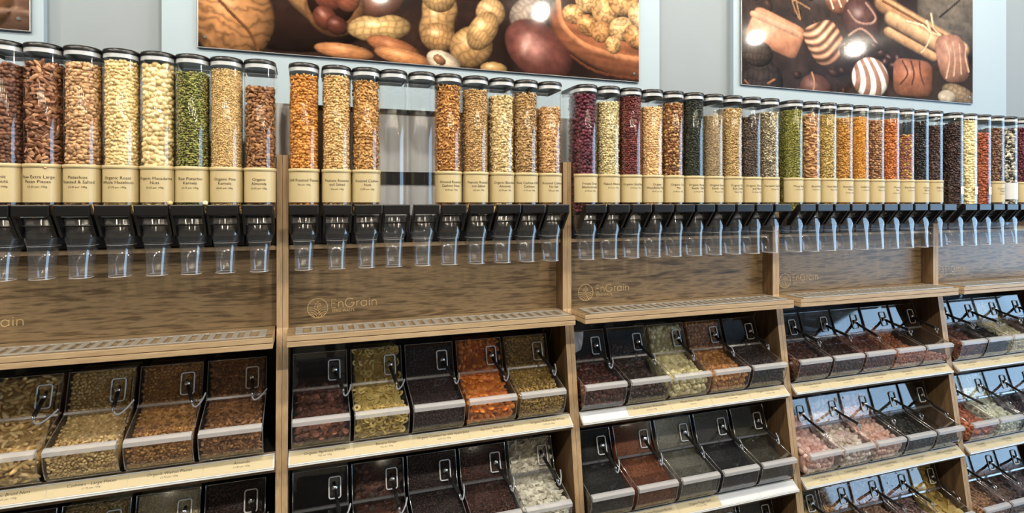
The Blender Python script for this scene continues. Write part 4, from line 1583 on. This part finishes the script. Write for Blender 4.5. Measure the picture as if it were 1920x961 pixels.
# description, shape, size, colours, level of the open part (0..1), level behind the upper panel (0..1), singular (or None)
BINS = {
    (0, 0): [None,
             ('pale cream brazil nuts', 'brazil', 0.034, [(196, 158, 96), (222, 188, 124), (236, 210, 156)], 0.8, 0.95, ('brazil_nut', 'long cream brazil nut in the first top bin of the almond bay')),
             ('cream cashew pieces', 'chunk', 0.0125, [(196, 160, 98), (216, 184, 122), (230, 202, 144)], 0.85, 1.0, None),
             ('golden brown walnut pieces', 'chunk', 0.0135, [(138, 92, 44), (168, 118, 62), (192, 146, 86)], 0.85, 1.0, None),
             ('russet brown almonds', 'almond', 0.0175, [(110, 70, 38), (138, 92, 52), (158, 112, 68)], 0.85, 1.0, None)],
    (0, 1): [None,
             ('dull brown nut halves', 'chunk', 0.016, [(92, 62, 38), (120, 84, 54), (150, 110, 74)], 0.8, 0.9, None),
             ('straw coloured flakes', 'flake', 0.013, [(170, 142, 92), (192, 164, 112), (206, 182, 130)], 0.8, 1.0, None),
             ('smooth cream coloured flour', 'seed', 0.007, [(206, 188, 148), (212, 196, 158), (218, 204, 168)], 0.8, 1.0, None),
             ('very dark brown raisins', 'chunk', 0.014, [(38, 22, 18), (52, 30, 24), (66, 40, 32)], 0.8, 0.95, None)],
    (1, 0): [('dark brown organic apricots', 'apricot', 0.026, [(78, 44, 34), (104, 62, 46), (122, 76, 58)], 0.55, 0.05, None),
             ('yellow banana chips', 'chip', 0.027, [(190, 158, 76), (212, 184, 102), (226, 204, 132)], 0.85, 1.0, ('banana_chip', 'round yellow banana chip in the second top bin of the banana bay')),
             ('nearly black cranberries', 'nut', 0.012, [(30, 18, 18), (42, 24, 24), (56, 34, 32)], 0.75, 0.9, None),
             ('bright orange apricots', 'apricot', 0.026, [(196, 98, 26), (216, 120, 38), (228, 144, 60)], 0.8, 1.0, ('dried_apricot', 'bright orange dried apricot in the fourth top bin of the banana bay')),
             ('golden olive mulberries', 'bean', 0.0145, [(142, 108, 44), (170, 136, 66), (190, 160, 92)], 0.85, 1.0, None)],
    (1, 1): [('black dried fruit leftovers', 'chunk', 0.014, DARK, 0.3, 0.0, None),
             ('dark brown dates', 'apricot', 0.030, [(52, 28, 20), (72, 42, 30), (92, 56, 40)], 0.8, 0.95, None),
             ('blackish brown sultanas', 'nut', 0.011, [(34, 18, 15), (46, 26, 21), (58, 34, 28)], 0.8, 1.0, None),
             ('dark red brown raisins', 'nut', 0.011, [(50, 24, 18), (70, 36, 26), (92, 52, 38)], 0.85, 1.0, None),
             ('white coconut flakes', 'flake', 0.026, [(216, 208, 184), (228, 222, 202), (238, 234, 218)], 0.95, 1.0, None)],
    (2, 0): [('glossy dark chocolate balls', 'ball', 0.021, [(58, 24, 20), (78, 36, 28), (92, 48, 36)], 0.8, 0.1, ('chocolate_ball', 'glossy dark chocolate ball in the first top bin of the yoghurt bay')),
             ('dark brown chocolate shards', 'chunk', 0.022, [(44, 28, 24), (62, 42, 36), (84, 60, 50)], 0.6, 0.4, None),
             ('cream yoghurt balls', 'ball', 0.0235, [(212, 198, 140), (226, 214, 160), (236, 226, 180)], 0.92, 0.95, ('yoghurt_ball', 'cream yoghurt coated ball in the third top bin of the yoghurt bay')),
             ('caramel brown cappuccino balls', 'ball', 0.0165, [(164, 106, 50), (184, 126, 66), (200, 146, 86)], 0.85, 1.0, ('cappuccino_ball', 'caramel brown chocolate ball in the fourth top bin of the yoghurt bay')),
             ('near black chocolate drops', 'chunk', 0.017, [(32, 22, 22), (44, 32, 31), (58, 44, 42)], 0.9, 0.1, None)],
    (2, 1): [('fine black seeds', 'seed', 0.006, [(24, 24, 22), (34, 33, 30), (44, 43, 40)], 0.95, 1.0, None),
             ('rust brown flaxseed', 'seed', 0.006, [(104, 54, 28), (122, 67, 37), (140, 84, 50)], 0.95, 1.0, None),
             ('grey green poppy seed', 'seed', 0.006, [(98, 96, 84), (116, 114, 102), (132, 130, 118)], 0.95, 1.0, None),
             ('fine charcoal black seeds', 'seed', 0.006, [(20, 20, 21), (30, 30, 32), (40, 40, 43)], 0.9, 0.8, None),
             ('dark olive seeds', 'seed', 0.006, [(48, 44, 30), (60, 56, 40), (72, 68, 50)], 0.6, 0.2, None)],
    (2, 2): [None, None, None,
             ('pale brown grains', 'seed', 0.010, [(150, 128, 98), (170, 148, 116), (186, 166, 134)], 0.8, 0.9, None),
             ('dark brown grains', 'seed', 0.010, [(70, 54, 42), (92, 74, 58), (108, 90, 72)], 0.8, 0.6, None)],
    (3, 0): [('brown chocolate almonds', 'bean', 0.019, CHOC, 0.85, 0.3, None),
             ('dark brown chocolate hazelnuts', 'nut', 0.016, [(52, 32, 26), (70, 46, 38), (86, 60, 50)], 0.8, 0.2, None),
             ('reddish chocolate raisins', 'nut', 0.016, [(84, 44, 34), (104, 58, 46), (124, 76, 62)], 0.85, 0.2, None),
             ('orange brown honey nuts', 'bean', 0.018, [(150, 84, 48), (176, 108, 68), (196, 134, 94)], 0.75, 0.2, None),
             ('scant reddish brown nuts', 'bean', 0.018, [(140, 82, 62), (168, 112, 90), (190, 142, 120)], 0.4, 0.0, None)],
    (3, 1): [('pale pink jelly cubes', 'cube', 0.034, [(222, 166, 154), (234, 190, 178), (242, 214, 204)], 0.9, 0.5, ('pink_sweet', 'dusted pink jelly sweet in the first middle bin of the sweets bay')),
             ('cream pink sugared cubes', 'cube', 0.026, [(230, 222, 196), (226, 196, 190), (236, 228, 212)], 0.9, 0.9, None),
             ('peach pink jelly pieces', 'cube', 0.027, [(228, 188, 168), (236, 206, 190), (222, 176, 158)], 0.9, 0.9, None),
             ('glossy black lumps', 'chunk', 0.024, [(26, 24, 24), (38, 36, 32), (58, 54, 42)], 0.85, 0.3, None),
             ('dark olive brown scraps', 'chunk', 0.018, [(48, 42, 30), (60, 54, 40), (74, 66, 50)], 0.4, 0.0, None)],
    (3, 2): [('yellowish crisp flakes', 'flake', 0.026, [(186, 158, 92), (206, 180, 116), (220, 198, 142)], 0.8, 0.7, None),
             ('tan banana slivers', 'shred', 0.032, [(168, 124, 72), (192, 150, 96), (208, 172, 122)], 0.8, 1.0, None),
             ('pinkish brown coconut curls', 'shred', 0.032, [(168, 122, 96), (190, 148, 122), (206, 172, 148)], 0.8, 1.0, None),
             ('mauve brown fruit strips', 'shred', 0.034, [(126, 96, 92), (150, 118, 112), (172, 142, 134)], 0.8, 0.9, None),
             ('large golden fruit slices', 'flake', 0.048, [(198, 164, 76), (214, 184, 104), (226, 202, 134)], 0.85, 1.0, ('golden_fruit_slice', 'large golden dried fruit slice in the lowest row of the sweets bay'))],
    (4, 0): [('chestnut brown chocolate nuts', 'bean', 0.018, [(92, 50, 36), (112, 66, 48), (130, 82, 62)], 0.85, 0.1, None),
             ('very dark chocolate raisins', 'nut', 0.015, DARK, 0.85, 0.1, None),
             ('white chocolate drops', 'nut', 0.016, [(222, 210, 166), (232, 222, 184), (240, 232, 200)], 0.85, 0.8, None),
             ('milk chocolate drops', 'nut', 0.016, CHOC, 0.8, 0.3, None)],
    (4, 1): [('red brown fruit jellies', 'chunk', 0.026, [(150, 78, 54), (176, 100, 72), (196, 126, 96)], 0.75, 0.2, None),
             ('greenish white sweets', 'nut', 0.019, [(216, 218, 190), (228, 230, 206), (236, 238, 220)], 0.9, 1.0, None),
             ('dark plum drops', 'nut', 0.018, [(44, 34, 40), (58, 46, 54), (72, 60, 68)], 0.7, 0.3, None),
             ('grey violet sweets', 'nut', 0.018, [(92, 84, 100), (112, 104, 120), (130, 122, 138)], 0.8, 0.3, None)],
    (4, 2): [('light brown toffee nuts', 'bean', 0.022, [(130, 90, 60), (156, 114, 80), (176, 138, 104)], 0.75, 0.2, None),
             ('dusky brown toffees', 'chunk', 0.024, [(84, 62, 52), (106, 82, 70), (126, 102, 90)], 0.7, 0.2, None),
             ('dull mauve sweets', 'chunk', 0.024, [(84, 70, 80), (104, 90, 100), (126, 112, 122)], 0.7, 0.2, None)],
}
ROWN = ['top', 'middle', 'lowest']


def bin_fill_profile(low, up, size):
    """(y, z) outline of the heap from the front foot up to the back"""
    e = 0.0026
    fr = [(y + e, z + e) for y, z in FRONT]
    zl = 0.012 + 0.074 * low
    pts = []
    for (y, z) in fr:
        if z < zl:
            pts.append((y, z))
        else:
            break
    # point on the front wall at the level
    for (a, b), (c, d) in zip(fr[:-1], fr[1:]):
        if b <= zl <= d:
            f = (zl - b) / (d - b)
            pts.append((a + (c - a) * f, zl))
            break
    if up > 0.02:
        rise = min(0.04 * low + 0.02, HINGE[1] - 0.012 - zl)
        pts.append((-0.03, zl + rise * 0.55))
        pts.append((HINGE[0] - 0.008, min(HINGE[1] - 0.012, zl + rise * 1.1)))
        hx, hz = HINGE[0] + 0.006, HINGE[1] + 0.0
        pts.append((hx, hz))
        tx, tz = TOPF[0] + 0.004, TOPF[1]
        pts.append((hx + (tx - hx) * up * 0.94, hz + (tz - hz) * up * 0.94))
        pts.append((0.2, hz + (tz - hz) * up * 0.94))
    else:
        pts.append((0.0, zl + 0.012 * low))
        pts.append((0.2, zl + 0.02 * low))
    return pts


for (k, r), lst in BINS.items():
    dy, dz = ROWS[r]
    pitch = 0.188 if k < 2 else 0.1915
    for i, spec in enumerate(lst):
        if spec is None:
            continue
        X = X0S[k] + (0.029 if k != 2 else 0.024) + pitch * i
        O = (X, dy, 0.873 + dz)
        desc, shape, size, pal, low, up, sing = spec
        n_ord = ORD[i - 1] if k == 0 else ORD[i]
        if (k, r) == (2, 2):
            n_ord = ORD[i]
        where = f'{n_ord} in {ROWN[r]} row of {BAYS[k]} bay'
        t = empty('scoop_bin', O)
        tag(t, f'clear scoop bin of {desc}, {where}', 'bin', 'clear scoop bins')
        obj('bin_body', body_me, t)
        fl = obj('flap_lid', flap_me, t)
        obj('front_lip', lipbar_me, t)
        obj('hinge_bar', hinge_me, t)
        obj('edge_bead', edge_me, t)
        pkt = obj('scoop_pocket', pocket_me, t)
        obj('pocket_rim', rim_me, pkt)
        # scoop resting in the pocket
        rod, fer, ring, teth = SCOOPS[min(2, (k + 1) // 2)] if r < 2 else SCOOPS[2]
        s = empty('scoop', (X + PC.x, dy + PC.y - 0.002, O[2] + PC.z - 0.004))
        s.rotation_euler = (rng.uniform(-0.10, 0.08), rng.uniform(-0.1, 0.1), rng.uniform(-0.12, 0.14) + (0.06 if k < 2 else 0.0))
        tag(s, f'black rod scoop with milky tether in {n_ord} {ROWN[r]} bin of {BAYS[k]} bay', 'scoop', 'scoops held in the bins')
        obj('handle', rod, s)
        obj('ferrule', fer, s)
        obj('end_ring', ring, s)
        obj('tether', teth, s)
        # contents
        prof = bin_fill_profile(low, up, size)
        lod = 2 if (k < 2 and size > 0.0145) or size > 0.024 or sing else (0 if size < 0.0075 else 1)
        sp_ = size * {'ball': 0.86, 'nut': 0.8, 'bean': 0.68, 'almond': 0.62, 'brazil': 0.50, 'cashew': 0.66, 'seed': 0.58, 'flake': 0.62, 'shred': 0.46, 'stick': 0.45, 'chunk': 0.74, 'chip': 0.74, 'apricot': 0.74, 'cube': 0.74}.get(shape, 0.7)
        xa, xb = 0.004, BW - 0.004
        _, _, L = polyline_at(prof, np.array([0.0]))
        U, V = grid2(xb - xa, L, sp_)
        p2, d2, _ = polyline_at(prof, V)
        keep = p2[:, 0] < 0.112
        U, p2, d2 = U[keep], p2[keep], d2[keep]
        N = np.stack([0 * U, -d2[:, 1], d2[:, 0]], 1)
        Pos = np.stack([xa + size * 0.3 + U * (xb - xa - size * 0.6), p2[:, 0], p2[:, 1]], 1)
        # loose roughness on the open heap
        opn = (d2[:, 0] > 0.6)
        Pos[:, 2] += np.where(opn, rng.normal(0, 0.12, len(U)) * size, 0)
        parts = [bake(shape, lod, Pos, N, size, 0.45, 0.25)]
        # side faces that face the viewer
        if k >= 2:
            nside = int(0.28 * 0.13 / (sp_ * sp_ * 0.87))
            nside = nside // 2; yy = rng.uniform(-0.1, 0.05, nside); zz = rng.uniform(0.006, 0.25, nside)
            py = np.array([q[0] for q in prof]); pz = np.array([q[1] for q in prof])
            o_ = np.argsort(py, kind='stable')
            topz = np.interp(yy, py[o_], np.maximum.accumulate(pz[o_]))
            fy = np.interp(zz, [q[1] for q in FRONT], [q[0] + 0.006 for q in FRONT])
            ok = (zz < topz - size * 0.3) & (yy > fy + size * 0.3)
            yy, zz = yy[ok], zz[ok]
            sx = xa if k >= 1 else xb
            nn = -1.0 if k >= 1 else 1.0
            parts.append(bake(shape, min(lod, 1), np.stack([np.full(len(yy), sx), yy, zz], 1), np.tile([nn, 0, 0], (len(yy), 1)), size, 0.45, 0.2))
        ins = min(0.012, size * 0.45)
        hp = [(max(y, prof[0][0]) + ins * 0.6, z - ins * 0.5) if j > 0 else (y + ins, z) for j, (y, z) in enumerate(prof)]
        hp = hp + [(0.2, 0.005)]
        n = len(hp)
        cv = [(xa + ins, y, max(z, 0.005)) for y, z in hp] + [(xb - ins, y, max(z, 0.005)) for y, z in hp]
        cf = [(a, (a + 1) % n, n + (a + 1) % n, n + a) for a in range(n)] + [tuple(range(n - 1, -1, -1)), tuple(range(n, 2 * n))]
        glossy = shape in ('ball', 'nut', 'bean') and k >= 2
        rough = 0.22 if glossy else 0.5
        if sing:
            tv_, tf_, R_, sc_, c_ = parts[0]
            vis = np.zeros(len(c_), bool)
            vis[rng.permutation(np.where(c_[:, 1] < 0.092)[0])[:290]] = True
            rest = [(tv_, tf_, R_[~vis], sc_[~vis], c_[~vis])] + parts[1:]
            parts = [(tv_, tf_, R_[vis], sc_[vis], c_[vis])]
            singles(sing[0], sing[1], 'food piece', sing[0].replace('_', ' ') + ' pieces in a bin', parts, product_mat(pal, rough, single=True, var=0.15), O)
            core_parts = rest
        else:
            core_parts = parts
        me = pieces_mesh('bin_contents', core_parts, (cv, cf), product_mat(pal, rough))
        c = obj('bin_contents', me, None, O)
        tag(c, f'{desc} heaped in {n_ord} {ROWN[r]} bin of {BAYS[k]} bay', 'dry food', 'bin contents', 'stuff')

# crumpled white paper sheet inside the first top bin of the third bay
pb = MB()
nu, nv = 10, 8
g0, g1 = [], []
X = X0S[2] + 0.024
for j in range(nv + 1):
    for i in range(nu + 1):
        u, v = i / nu, j / nv
        w = 0.085 * (1 - 0.25 * (1 - v))
        x = 0.008 + w * u
        b = 0.19 + 0.066 * v - 0.008 * math.sin(u * 3.0) * (1 - v)
        f = (b - HINGE[1]) / (TOPF[1] - HINGE[1])
        y = HINGE[0] + (TOPF[0] - HINGE[0]) * f + 0.009 + 0.004 * math.sin(9 * u + 4 * v)
        g0.append((x, y, b)); g1.append((x, y + 0.0012, b))
W_ = nu + 1
q = [(j * W_ + i, j * W_ + i + 1, (j + 1) * W_ + i + 1, (j + 1) * W_ + i) for j in range(nv) for i in range(nu)]
pb.add(g0, q, 0, True)
pb.add(g1, [tuple(reversed(f)) for f in q], 0, True)
tag(pb.build('paper_sheet', 'paper', None, (X, 0, 0.873)), 'crumpled white paper behind the panel of the chocolate ball bin', 'paper')

# two stray macadamias caught between the levers
for (x, z, w) in ((-0.3765, 1.6475, 'fifth and sixth'), (-0.2855, 1.6475, 'sixth and seventh')):
    tv, tf = template('ball', 2)
    o = obj('macadamia_nut', mesh_np('macadamia_nut', tv * 0.0075, tf, product_mat(CREAM, 0.45, single=True, var=0.12)), None, (x, -0.098, z))
    tag(o, f'stray cream macadamia caught between the levers of the {w} tubes', 'nut')
